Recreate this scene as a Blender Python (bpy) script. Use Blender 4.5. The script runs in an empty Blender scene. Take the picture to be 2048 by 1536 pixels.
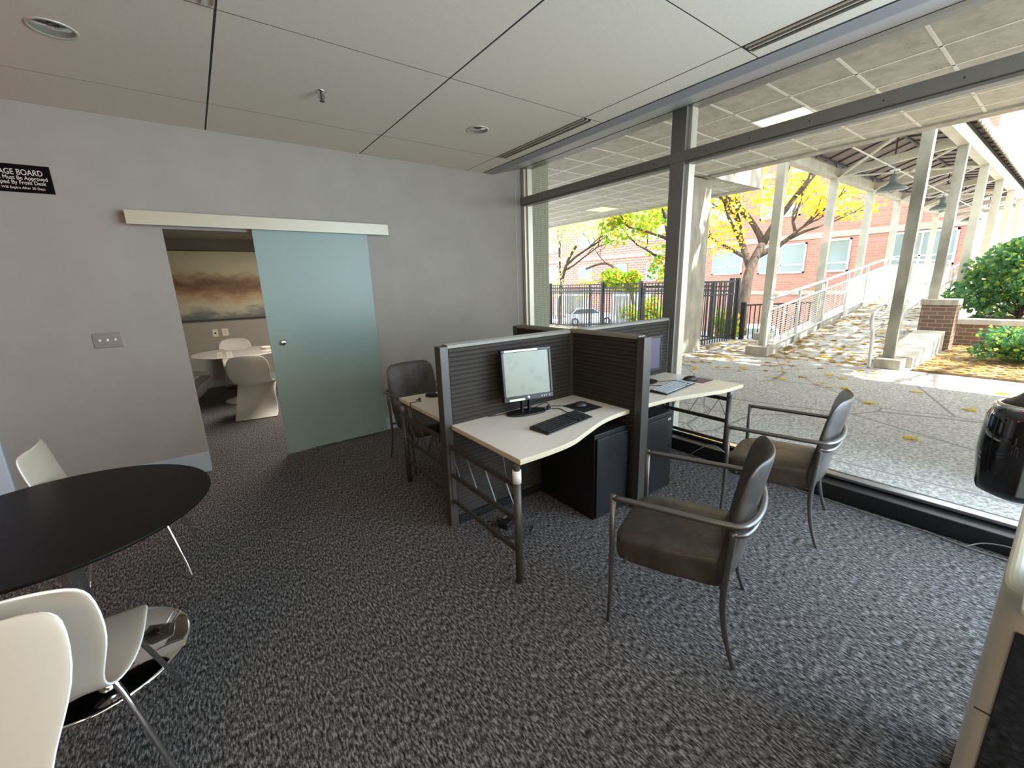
import bpy, math, random
from mathutils import Vector, Matrix
R = math.radians
PI = math.pi
random.seed(7)
scn = bpy.context.scene
COL = scn.collection

# ------------------------------------------------------------------ camera
EYE = 1.62
cam_d = bpy.data.cameras.new('camera'); cam = bpy.data.objects.new('camera', cam_d); COL.objects.link(cam)
cam_d.sensor_width = 36.0; cam_d.sensor_fit = 'HORIZONTAL'
cam_d.lens = 836.18 / 2048 * 36.0
cam_d.clip_start = 0.05; cam_d.clip_end = 300
yaw, pit, rol = 0.636259, 0.234543, 0.0308315
fw = Vector((math.sin(yaw) * math.cos(pit), math.cos(yaw) * math.cos(pit), -math.sin(pit)))
rt = Vector((math.cos(yaw), -math.sin(yaw), 0)); dn = fw.cross(rt)
r2 = rt * math.cos(rol) + dn * math.sin(rol); d2 = -rt * math.sin(rol) + dn * math.cos(rol)
m = Matrix((r2, -d2, -fw)).transposed().to_4x4(); m.translation = Vector((0, 0, EYE))
cam.matrix_world = m
scn.camera = cam

# ------------------------------------------------------------------ colour management
vs = scn.view_settings
vs.view_transform = 'Standard'; vs.look = 'None'; vs.gamma = 1.0; vs.use_curve_mapping = False
vs.exposure = 1.25

# ------------------------------------------------------------------ world and lights
w = bpy.data.worlds.new('world'); scn.world = w; w.use_nodes = True
nt = w.node_tree; bg = nt.nodes['Background']
bg.inputs[0].default_value = (0.80, 0.90, 1.0, 1); bg.inputs[1].default_value = 2.6
def light(name, kind, loc, direction, energy, color=(1, 1, 1), **kw):
    d = bpy.data.lights.new(name, kind); o = bpy.data.objects.new(name, d); COL.objects.link(o)
    d.energy = energy; d.color = color; o.location = loc
    for k, v in kw.items(): setattr(d, k, v)
    o.rotation_euler = Vector(direction).to_track_quat('-Z', 'Y').to_euler()
    return o
light('sun', 'SUN', (10, -10, 20), (-0.22, 0.9, -1.0), 8.0, (1.0, 0.95, 0.86), angle=R(0.6))
# added area light standing in for daylight through the window wall behind the camera
light('window_fill_light', 'AREA', (3.55, -2.4, 1.6), (-1, 0.35, -0.12), 262, (0.66, 0.81, 1.0), shape='RECTANGLE', size=4.2, size_y=2.6)
# warm fill light added behind the camera to brighten the room
light('rear_fill_light', 'AREA', (1.2, -4.8, 1.7), (0.25, 1, 0.5), 82, (1.0, 0.88, 0.68), shape='RECTANGLE', size=5.5, size_y=2.2)
light('meeting_room_lamps', 'AREA', (1.6, 6.6, 2.42), (0, 0, -1), 44, (1.0, 0.90, 0.78), shape='RECTANGLE', size=1.2, size_y=1.6)

light('chair_warm_fill', 'AREA', (-2.0, -1.2, 2.85), (0.45, 0.8, -1), 14, (1.0, 0.62, 0.32), shape='DISK', size=0.6)  # added unseen warm light aimed at the nearest white chair
light('red_tint_light', 'POINT', (-2.3, 3.1, 2.35), (0, 0, -1), 7, (1.0, 0.12, 0.10), shadow_soft_size=0.15)  # unseen red light tinting the left ceiling and wall; no sign built

# ------------------------------------------------------------------ materials
def mat(name, col, rough=0.6, metal=0.0, spec=0.5, emit=None, estr=0.0, coat=0.0):
    mt = bpy.data.materials.new(name); mt.use_nodes = True
    b = mt.node_tree.nodes['Principled BSDF']
    b.inputs['Base Color'].default_value = (*col, 1); b.inputs['Roughness'].default_value = rough
    b.inputs['Metallic'].default_value = metal; b.inputs['Specular IOR Level'].default_value = spec
    b.inputs['Coat Weight'].default_value = coat
    if emit: b.inputs['Emission Color'].default_value = (*emit, 1); b.inputs['Emission Strength'].default_value = estr
    return mt
def ramp_noise(mt, cols, scale=8, detail=4, stretch=(1, 1, 1), bump=0.0, bscale=None, dist=0.0, rough=0.55, coord='Object', rot=(0,0,0)):
    """colour of a material from a noise through a ramp; cols = [(pos, rgb), ...]"""
    n = mt.node_tree; b = n.nodes['Principled BSDF']
    tc = n.nodes.new('ShaderNodeTexCoord'); mp = n.nodes.new('ShaderNodeMapping'); mp.inputs['Scale'].default_value = stretch
    mp.inputs['Rotation'].default_value = rot
    nz = n.nodes.new('ShaderNodeTexNoise'); nz.inputs['Scale'].default_value = scale; nz.inputs['Detail'].default_value = detail
    nz.inputs['Distortion'].default_value = dist; nz.inputs['Roughness'].default_value = rough
    cr = n.nodes.new('ShaderNodeValToRGB'); e = cr.color_ramp.elements
    while len(e) < len(cols): e.new(0.5)
    for i, (p, c) in enumerate(cols): e[i].position = p; e[i].color = (*c, 1)
    L = n.links.new
    L(tc.outputs[coord], mp.inputs[0]); L(mp.outputs[0], nz.inputs['Vector']); L(nz.outputs['Fac'], cr.inputs[0]); L(cr.outputs[0], b.inputs['Base Color'])
    if bump:
        bp = n.nodes.new('ShaderNodeBump'); bp.inputs['Strength'].default_value = bump; bp.inputs['Distance'].default_value = 0.01
        src = nz
        if bscale:
            src = n.nodes.new('ShaderNodeTexNoise'); src.inputs['Scale'].default_value = bscale; src.inputs['Detail'].default_value = 5
            L(mp.outputs[0], src.inputs['Vector'])
        L(src.outputs['Fac'], bp.inputs['Height']); L(bp.outputs[0], b.inputs['Normal'])
    return mt, nz, cr, mp
def brick_mat(name, c1, c2, mortar, scale=1.0, bw=0.5, rh=0.25, ms=0.02, axis='X'):
    mt = mat(name, c1, 0.85, spec=0.2); n = mt.node_tree; b = n.nodes['Principled BSDF']
    tc = n.nodes.new('ShaderNodeTexCoord'); sp = n.nodes.new('ShaderNodeSeparateXYZ'); cb = n.nodes.new('ShaderNodeCombineXYZ')
    add = n.nodes.new('ShaderNodeMath'); add.operation = 'ADD'
    bt = n.nodes.new('ShaderNodeTexBrick'); L = n.links.new
    L(tc.outputs['Object'], sp.inputs[0]); L(sp.outputs['X'], add.inputs[0]); L(sp.outputs['Y'], add.inputs[1])
    L(add.outputs[0], cb.inputs['X']); L(sp.outputs['Z'], cb.inputs['Y']); L(cb.outputs[0], bt.inputs['Vector'])
    bt.inputs['Color1'].default_value = (*c1, 1); bt.inputs['Color2'].default_value = (*c2, 1); bt.inputs['Mortar'].default_value = (*mortar, 1)
    bt.inputs['Scale'].default_value = scale; bt.inputs['Brick Width'].default_value = bw; bt.inputs['Row Height'].default_value = rh
    bt.inputs['Mortar Size'].default_value = ms
    L(bt.outputs['Color'], b.inputs['Base Color'])
    return mt

M = {}
M['wall'] = mat('grey wall paint', (0.40, 0.40, 0.375), 0.75, spec=0.25)
ramp_noise(M['wall'], [(0.35, (0.292, 0.272, 0.238)), (0.65, (0.312, 0.292, 0.256))], 3, 3, bump=0.03, bscale=180)
M['darkwall'] = mat('dark brown low bounce wall', (0.07, 0.06, 0.05), 0.8)  # unseen walls given a dark tone to cut bounce light on the left
M['ceiling'] = mat('acoustic ceiling panel', (0.42, 0.41, 0.38), 0.9, spec=0.1)
ramp_noise(M['ceiling'], [(0.3, (0.70, 0.635, 0.51)), (0.7, (0.80, 0.73, 0.595))], 160, 6, bump=0.12, bscale=300)
M['plenum'] = mat('dark joint', (0.03, 0.027, 0.025), 0.9)
M['bulk'] = mat('painted bulkhead', (0.30, 0.30, 0.30), 0.5)
M['trimw'] = mat('grey painted baseboard', (0.36, 0.41, 0.44), 0.45)
M['doorfr'] = mat('white door paint', (0.55, 0.62, 0.70), 0.4)
M['track'] = mat('brushed aluminium track', (0.38, 0.355, 0.27), 0.42, 0.35)
M['steel'] = mat('polished steel', (0.75, 0.74, 0.72), 0.15, 1.0)
M['rod'] = mat('satin rod', (0.10, 0.10, 0.095), 0.4, 0.6)
M['collar'] = mat('satin collar', (0.20, 0.20, 0.20), 0.45, 0.5)
M['chrome'] = mat('chrome', (0.78, 0.78, 0.78), 0.06, 1.0)
M['alum'] = mat('window aluminium', (0.24, 0.24, 0.225), 0.38, 0.55)
M['alumlight'] = mat('pale aluminium gasket', (0.62, 0.60, 0.50), 0.35, 0.4)
M['railbright'] = mat('bright sill rail', (0.55, 0.60, 0.66), 0.2, 0.9)
M['blackbase'] = mat('black sill cover', (0.008, 0.008, 0.009), 0.35)
M['soffit'] = mat('weathered soffit tile', (0.45, 0.42, 0.35), 0.9, spec=0.1)
ramp_noise(M['soffit'], [(0.32, (0.40, 0.365, 0.295)), (0.55, (0.54, 0.50, 0.42)), (0.75, (0.61, 0.575, 0.50))], 5, 8, rough=0.75, bump=0.15, bscale=120)
M['tbar'] = mat('white ceiling grid', (0.80, 0.76, 0.66), 0.6)
M['conc'] = mat('concrete', (0.42, 0.37, 0.30), 0.85)
ramp_noise(M['conc'], [(0.3, (0.30, 0.265, 0.21)), (0.7, (0.50, 0.45, 0.37))], 6, 7, bump=0.4, bscale=60, stretch=(1, 1, 0.35))
M['concpale'] = mat('pale concrete', (0.52, 0.49, 0.43), 0.85)
ramp_noise(M['concpale'], [(0.3, (0.40, 0.37, 0.32)), (0.7, (0.60, 0.57, 0.50))], 4, 6, bump=0.3, bscale=50)
M['mosaic'] = brick_mat('small mosaic tile', (0.40, 0.395, 0.29), (0.33, 0.33, 0.24), (0.22, 0.21, 0.15), 1.0, 0.026, 0.026, 0.0035)
M['mosaic'].node_tree.nodes['Brick Texture'].offset = 0.0
M['brick'] = brick_mat('pink brick', (0.36, 0.165, 0.115), (0.42, 0.205, 0.145), (0.38, 0.25, 0.20), 1.0, 0.42, 0.14, 0.014)
M['brickred'] = brick_mat('striped red brick', (0.42, 0.155, 0.105), (0.48, 0.19, 0.13), (0.60, 0.42, 0.34), 1.0, 0.7, 0.22, 0.03)
M['brickdark'] = brick_mat('brown planter brick', (0.16, 0.095, 0.07), (0.22, 0.13, 0.10), (0.30, 0.25, 0.19), 1.0, 0.22, 0.078, 0.008)
M['band'] = mat('limestone band', (0.46, 0.33, 0.25), 0.8)
M['white'] = mat('white paint', (0.80, 0.80, 0.78), 0.45)
M['whitewall'] = mat('white rendered wall', (0.9, 0.9, 0.9), 0.7)
M['cream'] = mat('cream painted steel', (0.62, 0.57, 0.44), 0.5)
ramp_noise(M['cream'], [(0.35, (0.50, 0.46, 0.36)), (0.65, (0.66, 0.61, 0.48))], 3, 6)
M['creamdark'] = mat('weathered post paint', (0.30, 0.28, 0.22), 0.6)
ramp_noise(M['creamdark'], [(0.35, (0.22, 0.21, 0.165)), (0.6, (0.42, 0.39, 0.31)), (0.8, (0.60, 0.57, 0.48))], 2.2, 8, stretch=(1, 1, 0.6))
M['canvas'] = mat('grey canopy canvas', (0.30, 0.25, 0.23), 0.9, spec=0.1)
M['darksteel'] = mat('dark purlin steel', (0.05, 0.045, 0.05), 0.6)
M['lampgreen'] = mat('grey green enamel', (0.16, 0.19, 0.17), 0.4)
M['fence'] = mat('black fence steel', (0.018, 0.016, 0.015), 0.45)
M['galv'] = mat('galvanised rail', (0.60, 0.60, 0.58), 0.45, 0.3)
M['mesh'] = mat('railing wire', (0.75, 0.75, 0.73), 0.4, 0.3)
M['carroof'] = mat('car glass', (0.05, 0.07, 0.08), 0.08, spec=0.8)
M['carwhite'] = mat('white car paint', (0.80, 0.84, 0.86), 0.2, coat=0.5)
M['carsilver'] = mat('silver car paint', (0.50, 0.52, 0.54), 0.25, 0.4)
M['tyre'] = mat('tyre rubber', (0.02, 0.02, 0.02), 0.8)
M['tail'] = mat('red tail lamp', (0.6, 0.02, 0.02), 0.3)
M['asphalt'] = mat('asphalt', (0.30, 0.31, 0.34), 0.9)
M['bark'] = mat('bark', (0.16, 0.10, 0.065), 0.9)
ramp_noise(M['bark'], [(0.35, (0.04, 0.026, 0.018)), (0.7, (0.12, 0.08, 0.055))], 10, 6, stretch=(1, 1, 0.3), bump=0.5)
def leafmat(name, cols):
    mt = mat(name, cols[0], 0.6, spec=0.2); n = mt.node_tree; b = n.nodes['Principled BSDF']
    g = n.nodes.new('ShaderNodeNewGeometry'); cr = n.nodes.new('ShaderNodeValToRGB'); cr.color_ramp.interpolation = 'CONSTANT'
    e = cr.color_ramp.elements
    while len(e) < len(cols): e.new(0.5)
    for i, c in enumerate(cols): e[i].position = i / len(cols); e[i].color = (*c, 1)
    tr = n.nodes.new('ShaderNodeBsdfTranslucent'); mx = n.nodes.new('ShaderNodeMixShader'); mx.inputs[0].default_value = 0.5
    L = n.links.new
    L(g.outputs['Random Per Island'], cr.inputs[0]); L(cr.outputs[0], b.inputs['Base Color']); L(cr.outputs[0], tr.inputs['Color'])
    out = n.nodes['Material Output']; L(b.outputs[0], mx.inputs[1]); L(tr.outputs[0], mx.inputs[2]); L(mx.outputs[0], out.inputs[0])
    return mt
M['leafyellow'] = leafmat('yellow autumn leaves', [(0.95, 0.72, 0.06), (0.90, 0.60, 0.04), (0.95, 0.82, 0.18), (0.80, 0.72, 0.12), (0.95, 0.50, 0.04)])
M['leafgreen'] = leafmat('green turning leaves', [(0.22, 0.42, 0.03), (0.34, 0.55, 0.05), (0.45, 0.60, 0.06), (0.70, 0.60, 0.05), (0.18, 0.34, 0.03), (0.30, 0.50, 0.04), (0.75, 0.42, 0.04)])
M['leafpale'] = leafmat('pale yellow leaves', [(0.88, 0.85, 0.35), (0.92, 0.88, 0.50), (0.75, 0.78, 0.28)])
M['leafshrub'] = leafmat('shrub leaves', [(0.14, 0.33, 0.12), (0.22, 0.42, 0.10), (0.10, 0.26, 0.13), (0.45, 0.55, 0.12), (0.09, 0.22, 0.12)])
M['leafground'] = leafmat('fallen leaves', [(0.60, 0.40, 0.12), (0.75, 0.55, 0.18), (0.42, 0.26, 0.10), (0.85, 0.62, 0.14), (0.50, 0.34, 0.18), (0.66, 0.50, 0.30)])
M['mulch'] = mat('leaf litter soil', (0.25, 0.17, 0.10), 0.95)
ramp_noise(M['mulch'], [(0.3, (0.10, 0.065, 0.035)), (0.55, (0.30, 0.20, 0.11)), (0.75, (0.55, 0.38, 0.20))], 14, 8, rough=0.8, bump=0.6)
M['ppl'] = mat('cubicle fabric', (0.036, 0.031, 0.026), 0.75, spec=0.3)
M['ppost'] = mat('taupe metal', (0.075, 0.070, 0.062), 0.42, 0.4)
M['pcap'] = mat('pale cap strip', (0.24, 0.235, 0.20), 0.6)
M['lam'] = mat('pale desk laminate', (0.74, 0.69, 0.61), 0.38)
M['lamedge'] = mat('cream desk edge', (0.62, 0.56, 0.40), 0.45)
M['black'] = mat('black plastic', (0.012, 0.012, 0.013), 0.4)
M['blackgloss'] = mat('glossy black plastic', (0.004, 0.004, 0.005), 0.06, spec=0.7, coat=1.0)
M['cabinet'] = mat('black metal cabinet', (0.006, 0.006, 0.007), 0.45)
M['cframe'] = mat('pewter tube', (0.16, 0.155, 0.145), 0.35, 0.75)
M['leather'] = mat('worn brown leather', (0.04, 0.034, 0.028), 0.42, spec=0.5)
ramp_noise(M['leather'], [(0.32, (0.018, 0.014, 0.011)), (0.5, (0.055, 0.046, 0.037)), (0.75, (0.115, 0.100, 0.083))], 4, 6, rough=0.7, bump=0.15, bscale=40)
M['shell'] = mat('white moulded shell', (0.46, 0.41, 0.33), 0.35)
M['shellhighlight'] = mat('white shell edge highlight', (0.86, 0.85, 0.80), 0.3)  # edge highlight put into the rim as a whiter colour than the shell
M['panton'] = mat('white plastic', (0.62, 0.60, 0.57), 0.3)
M['table'] = mat('black table veneer', (0.012, 0.011, 0.010), 0.38, spec=0.06)
ramp_noise(M['table'], [(0.3, (0.005, 0.0045, 0.004)), (0.7, (0.011, 0.010, 0.009))], 30, 5, stretch=(1, 6, 1))
M['printer'] = mat('putty plastic', (0.62, 0.61, 0.50), 0.4)
M['plate'] = mat('steel switch plate', (0.20, 0.20, 0.19), 0.35, 0.5)
M['ivory'] = mat('ivory plate', (0.70, 0.66, 0.55), 0.4)
M['signblack'] = mat('black sign laminate', (0.004, 0.003, 0.003), 0.7, spec=0.05)
M['signtext'] = mat('engraved letters', (0.55, 0.47, 0.42), 0.6)
M['signedge'] = mat('bevelled sign edge', (0.30, 0.24, 0.21), 0.5)
M['cable'] = mat('black cable', (0.01, 0.01, 0.01), 0.5)
M['greycable'] = mat('grey cable', (0.20, 0.20, 0.20), 0.5)
M['pad'] = mat('mouse mat', (0.012, 0.012, 0.013), 0.8)
M['padmaroon'] = mat('maroon mouse mat', (0.20, 0.12, 0.13), 0.8)
M['keysdark'] = mat('dark keys', (0.02, 0.02, 0.021), 0.5)
M['keyslight'] = mat('worn pale keys', (0.50, 0.56, 0.62), 0.4)
M['sofflamp'] = mat('lit diffuser', (0.8, 0.85, 0.4), 0.5, emit=(1.0, 1.0, 0.50), estr=0.75)
M['sofflampdim'] = mat('dim diffuser', (0.8, 0.8, 0.4), 0.5, emit=(1.0, 0.92, 0.45), estr=0.35)
# screen: greenish blank sheet look with darker blotches
M['screen'] = mat('pale screen', (0.13, 0.15, 0.12), 0.35, emit=(0.42, 0.50, 0.40), estr=0.14)
n = M['screen'].node_tree; tc = n.nodes.new('ShaderNodeTexCoord'); vo = n.nodes.new('ShaderNodeTexVoronoi'); vo.inputs['Scale'].default_value = 13
vo.inputs['Randomness'].default_value = 0.9
cr = n.nodes.new('ShaderNodeValToRGB'); cr.color_ramp.elements[0].position = 0.26; cr.color_ramp.elements[0].color = (0.34, 0.41, 0.31, 1)
cr.color_ramp.elements[1].position = 0.33; cr.color_ramp.elements[1].color = (0.46, 0.54, 0.43, 1)
n.links.new(tc.outputs['Object'], vo.inputs['Vector']); n.links.new(vo.outputs['Distance'], cr.inputs[0])
n.links.new(cr.outputs[0], n.nodes['Principled BSDF'].inputs['Emission Color'])
M['screenpurple'] = mat('dim violet screen', (0.05, 0.045, 0.08), 0.3, emit=(0.16, 0.14, 0.26), estr=0.12)

# carpet: flecks stretched along Y, broad worn patches
M['carpet'] = mat('carpet', (0.1, 0.095, 0.09), 0.95, spec=0.1)
mt, nz, cr, mp = ramp_noise(M['carpet'], [(0.40, (0.018, 0.017, 0.017)), (0.50, (0.098, 0.093, 0.091)), (0.61, (0.33, 0.326, 0.335))], 48, 9, stretch=(2.5, 0.75, 1), rough=0.70, bump=0.9, bscale=90)
# paving: voronoi cells with thin joints over speckled aggregate
M['paving'] = mat('exposed aggregate paving', (0.35, 0.34, 0.32), 0.9, spec=0.2)
mt, nz, cr, mp = ramp_noise(M['paving'], [(0.40, (0.25, 0.235, 0.22)), (0.5, (0.45, 0.43, 0.41)), (0.62, (0.70, 0.68, 0.65))], 38, 6, rough=0.8, bump=0.4, bscale=90)
n = mt.node_tree; vo = n.nodes.new('ShaderNodeTexVoronoi'); vo.feature = 'DISTANCE_TO_EDGE'; vo.inputs['Scale'].default_value = 0.75
lt = n.nodes.new('ShaderNodeMath'); lt.operation = 'LESS_THAN'; lt.inputs[1].default_value = 0.008
mx = n.nodes.new('ShaderNodeMixRGB'); mx.inputs[2].default_value = (0.27, 0.26, 0.24, 1)
n.links.new(mp.outputs[0], vo.inputs['Vector']); n.links.new(vo.outputs['Distance'], lt.inputs[0]); n.links.new(lt.outputs[0], mx.inputs[0])
n.links.new(cr.outputs[0], mx.inputs[1]); n.links.new(mx.outputs[0], n.nodes['Principled BSDF'].inputs['Base Color'])
# window glass: clear, mirror-like only at grazing angles
def clear_glass(name, tint=(0.93, 0.95, 0.95), refl=1.0):
    g = bpy.data.materials.new(name); g.use_nodes = True; n = g.node_tree; n.nodes.clear()
    o = n.nodes.new('ShaderNodeOutputMaterial'); t = n.nodes.new('ShaderNodeBsdfTransparent'); t.inputs[0].default_value = (*tint, 1)
    gl = n.nodes.new('ShaderNodeBsdfGlossy'); gl.inputs['Roughness'].default_value = 0.02
    lw = n.nodes.new('ShaderNodeLayerWeight'); lw.inputs['Blend'].default_value = 0.5
    pw = n.nodes.new('ShaderNodeMath'); pw.operation = 'POWER'; pw.inputs[1].default_value = 4.5; n.links.new(lw.outputs['Facing'], pw.inputs[0])
    fr = n.nodes.new('ShaderNodeMath'); fr.operation = 'MULTIPLY_ADD'; fr.inputs[1].default_value = 0.6; fr.inputs[2].default_value = 0.02; n.links.new(pw.outputs[0], fr.inputs[0]); mx = n.nodes.new('ShaderNodeMixShader')
    n.links.new(fr.outputs[0], mx.inputs[0]); n.links.new(t.outputs[0], mx.inputs[1]); n.links.new(gl.outputs[0], mx.inputs[2]); n.links.new(mx.outputs[0], o.inputs[0])
    return g
M['glass'] = clear_glass('window glass')
# frosted door glass
g = bpy.data.materials.new('frosted glass'); g.use_nodes = True; n = g.node_tree; n.nodes.clear(); M['frost'] = g
o = n.nodes.new('ShaderNodeOutputMaterial'); di = n.nodes.new('ShaderNodeBsdfDiffuse'); di.inputs[0].default_value = (0.29, 0.39, 0.355, 1)
tl = n.nodes.new('ShaderNodeBsdfTranslucent'); tl.inputs[0].default_value = (0.44, 0.50, 0.40, 1)
rf = n.nodes.new('ShaderNodeBsdfGlossy'); rf.inputs['Roughness'].default_value = 0.35
m1 = n.nodes.new('ShaderNodeMixShader'); m1.inputs[0].default_value = 0.28; m2 = n.nodes.new('ShaderNodeMixShader'); m2.inputs[0].default_value = 0.03
n.links.new(di.outputs[0], m1.inputs[1]); n.links.new(tl.outputs[0], m1.inputs[2]); n.links.new(m1.outputs[0], m2.inputs[1]); n.links.new(rf.outputs[0], m2.inputs[2]); n.links.new(m2.outputs[0], o.inputs[0])
# abstract painting: bands of cream, brown cloud, dark blue-grey
pt = mat('abstract canvas', (0.5, 0.45, 0.3), 0.5); M['painting'] = pt; n = pt.node_tree; L = n.links.new
tc = n.nodes.new('ShaderNodeTexCoord'); sp = n.nodes.new('ShaderNodeSeparateXYZ'); L(tc.outputs['Object'], sp.inputs[0])
nz = n.nodes.new('ShaderNodeTexNoise'); nz.inputs['Scale'].default_value = 2.2; nz.inputs['Detail'].default_value = 12; nz.inputs['Roughness'].default_value = 0.72
mp = n.nodes.new('ShaderNodeMapping'); mp.inputs['Scale'].default_value = (0.7, 1, 1.5); L(tc.outputs['Object'], mp.inputs[0]); L(mp.outputs[0], nz.inputs['Vector'])
ma = n.nodes.new('ShaderNodeMath'); ma.operation = 'MULTIPLY_ADD'; ma.inputs[1].default_value = 0.55; L(nz.outputs['Fac'], ma.inputs[0])
mz = n.nodes.new('ShaderNodeMath'); mz.operation = 'MULTIPLY_ADD'; mz.inputs[1].default_value = 0.80; mz.inputs[2].default_value = 0.22 ; L(sp.outputs['Z'], mz.inputs[0]); L(mz.outputs[0], ma.inputs[2])
cr = n.nodes.new('ShaderNodeValToRGB'); e = cr.color_ramp.elements
pc = [(0.0, (0.07, 0.09, 0.09)), (0.10, (0.13, 0.14, 0.12)), (0.20, (0.42, 0.38, 0.28)), (0.33, (0.38, 0.28, 0.16)), (0.42, (0.22, 0.12, 0.05)), (0.50, (0.11, 0.05, 0.02)), (0.58, (0.24, 0.15, 0.07)), (0.67, (0.42, 0.38, 0.25)), (0.85, (0.50, 0.48, 0.34)), (1.0, (0.62, 0.57, 0.36))]
while len(e) < len(pc): e.new(0.5)
for i, (p, c) in enumerate(pc): e[i].position = 0.0 + p; e[i].color = (*c, 1)
sb = n.nodes.new('ShaderNodeMath'); sb.operation = 'SUBTRACT'; sb.inputs[1].default_value = 0.0
L(ma.outputs[0], sb.inputs[0]); L(sb.outputs[0], cr.inputs[0]); L(cr.outputs[0], n.nodes['Principled BSDF'].inputs['Base Color'])

# ------------------------------------------------------------------ mesh helpers
class MB:
    def __init__(s): s.v = []; s.f = []; s.mi = []; s.cur = 0
    def add(s, vs, fs):
        b = len(s.v); s.v += [tuple(p) for p in vs]
        for q in fs: s.f.append(tuple(b + i for i in q)); s.mi.append(s.cur)
        return s
    def bx(s, x0, x1, y0, y1, z0, z1):
        return s.add([(x0, y0, z0), (x1, y0, z0), (x1, y1, z0), (x0, y1, z0), (x0, y0, z1), (x1, y0, z1), (x1, y1, z1), (x0, y1, z1)],
                     [(3, 2, 1, 0), (4, 5, 6, 7), (0, 1, 5, 4), (1, 2, 6, 5), (2, 3, 7, 6), (3, 0, 4, 7)])
    def bar(s, p, q, wd, ht, up=(0, 0, 1)):
        p = Vector(p); q = Vector(q); d = (q - p).normalized(); u = Vector(up); sd = d.cross(u)
        if sd.length < 1e-4: sd = d.cross(Vector((1, 0, 0)))
        sd.normalize(); u = sd.cross(d).normalized(); vs_ = []
        for c in (p, q):
            for a, b in ((-1, -1), (1, -1), (1, 1), (-1, 1)): vs_.append(c + sd * a * wd / 2 + u * b * ht / 2)
        return s.add(vs_, [(3, 2, 1, 0), (4, 5, 6, 7), (0, 1, 5, 4), (1, 2, 6, 5), (2, 3, 7, 6), (3, 0, 4, 7)])
    def tube(s, pts, r, n=8, close=False, flat=1.0):
        P = [Vector(p) for p in pts]; k = len(P); rs = r if isinstance(r, (list, tuple)) else [r] * k
        rings = []; pu = None
        for i in range(k):
            if close: d = P[(i + 1) % k] - P[i - 1]
            else: d = P[min(i + 1, k - 1)] - P[max(i - 1, 0)]
            d.normalize()
            if pu is None:
                u = Vector((0, 0, 1)) if abs(d.z) < 0.9 else Vector((1, 0, 0))
            else: u = pu
            u = (u - d * u.dot(d)).normalized(); pu = u; sd = d.cross(u)
            rings.append([P[i] + sd * math.cos(2 * PI * j / n) * rs[i] + u * math.sin(2 * PI * j / n) * rs[i] * flat for j in range(n)])
        vs_ = [p for rg in rings for p in rg]; fs = []
        for i in range(k if close else k - 1):
            a = i * n; b = ((i + 1) % k) * n
            for j in range(n): fs.append((a + j, a + (j + 1) % n, b + (j + 1) % n, b + j))
        if not close: fs.append(tuple(range(n - 1, -1, -1))); fs.append(tuple((k - 1) * n + j for j in range(n)))
        return s.add(vs_, fs)
    def lathe(s, prof, c=(0, 0, 0), n=32, axis='z', sx=1, sy=1):
        vs_ = []; fs = []; k = len(prof)
        for j in range(n):
            a = 2 * PI * j / n
            for (r, z) in prof:
                p = (r * math.cos(a) * sx, r * math.sin(a) * sy, z)
                if axis == 'y': p = (p[0], p[2], p[1])
                if axis == 'x': p = (p[2], p[0], p[1])
                vs_.append((p[0] + c[0], p[1] + c[1], p[2] + c[2]))
        for j in range(n):
            for i in range(k - 1): fs.append((j * k + i, ((j + 1) % n) * k + i, ((j + 1) % n) * k + i + 1, j * k + i + 1))
        if prof[0][0] > 1e-6: fs.append(tuple(j * k for j in range(n - 1, -1, -1)))
        if prof[-1][0] > 1e-6: fs.append(tuple(j * k + k - 1 for j in range(n)))
        return s.add(vs_, fs)
    def prism(s, poly, z0, z1):
        k = len(poly); vs_ = [(x, y, z0) for x, y in poly] + [(x, y, z1) for x, y in poly]
        return s.add(vs_, [tuple(range(k - 1, -1, -1)), tuple(range(k, 2 * k))] + [(i, (i + 1) % k, k + (i + 1) % k, k + i) for i in range(k)])
    def prism_y(s, poly, y0, y1):
        k = len(poly); vs_ = [(x, y0, z) for x, z in poly] + [(x, y1, z) for x, z in poly]
        return s.add(vs_, [tuple(range(k)), tuple(range(2 * k - 1, k - 1, -1))] + [(i, k + i, k + (i + 1) % k, (i + 1) % k) for i in range(k)])
    def prism_x(s, poly, x0, x1):
        k = len(poly); vs_ = [(x0, y, z) for y, z in poly] + [(x1, y, z) for y, z in poly]
        return s.add(vs_, [tuple(range(k - 1, -1, -1)), tuple(range(k, 2 * k))] + [(i, (i + 1) % k, k + (i + 1) % k, k + i) for i in range(k)])
    def build(s, name, mt, parent=None, smooth=False, bevel=0, sub=0, solid=0, seg=2):
        me = bpy.data.meshes.new(name); me.from_pydata(s.v, [], s.f)
        ms = mt if isinstance(mt, (list, tuple)) else [mt]
        for q in ms: me.materials.append(M[q] if isinstance(q, str) else q)
        if len(ms) > 1: me.polygons.foreach_set('material_index', s.mi)
        if smooth: me.polygons.foreach_set('use_smooth', [True] * len(me.polygons))
        me.update()
        o = bpy.data.objects.new(name, me); COL.objects.link(o)
        if solid: q = o.modifiers.new('solid', 'SOLIDIFY'); q.thickness = solid; q.offset = 0
        if bevel: q = o.modifiers.new('bevel', 'BEVEL'); q.width = bevel; q.segments = seg; q.limit_method = 'ANGLE'; q.angle_limit = R(40)
        if sub: q = o.modifiers.new('sub', 'SUBSURF'); q.levels = sub; q.render_levels = sub
        if parent: o.parent = parent
        return o
def box(x0, x1, y0, y1, z0, z1): return MB().bx(x0, x1, y0, y1, z0, z1)
def tag(o, label=None, cat=None, group=None, kind=None):
    if label: o['label'] = label
    if cat: o['category'] = cat
    if group: o['group'] = group
    if kind: o['kind'] = kind
    return o
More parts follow.
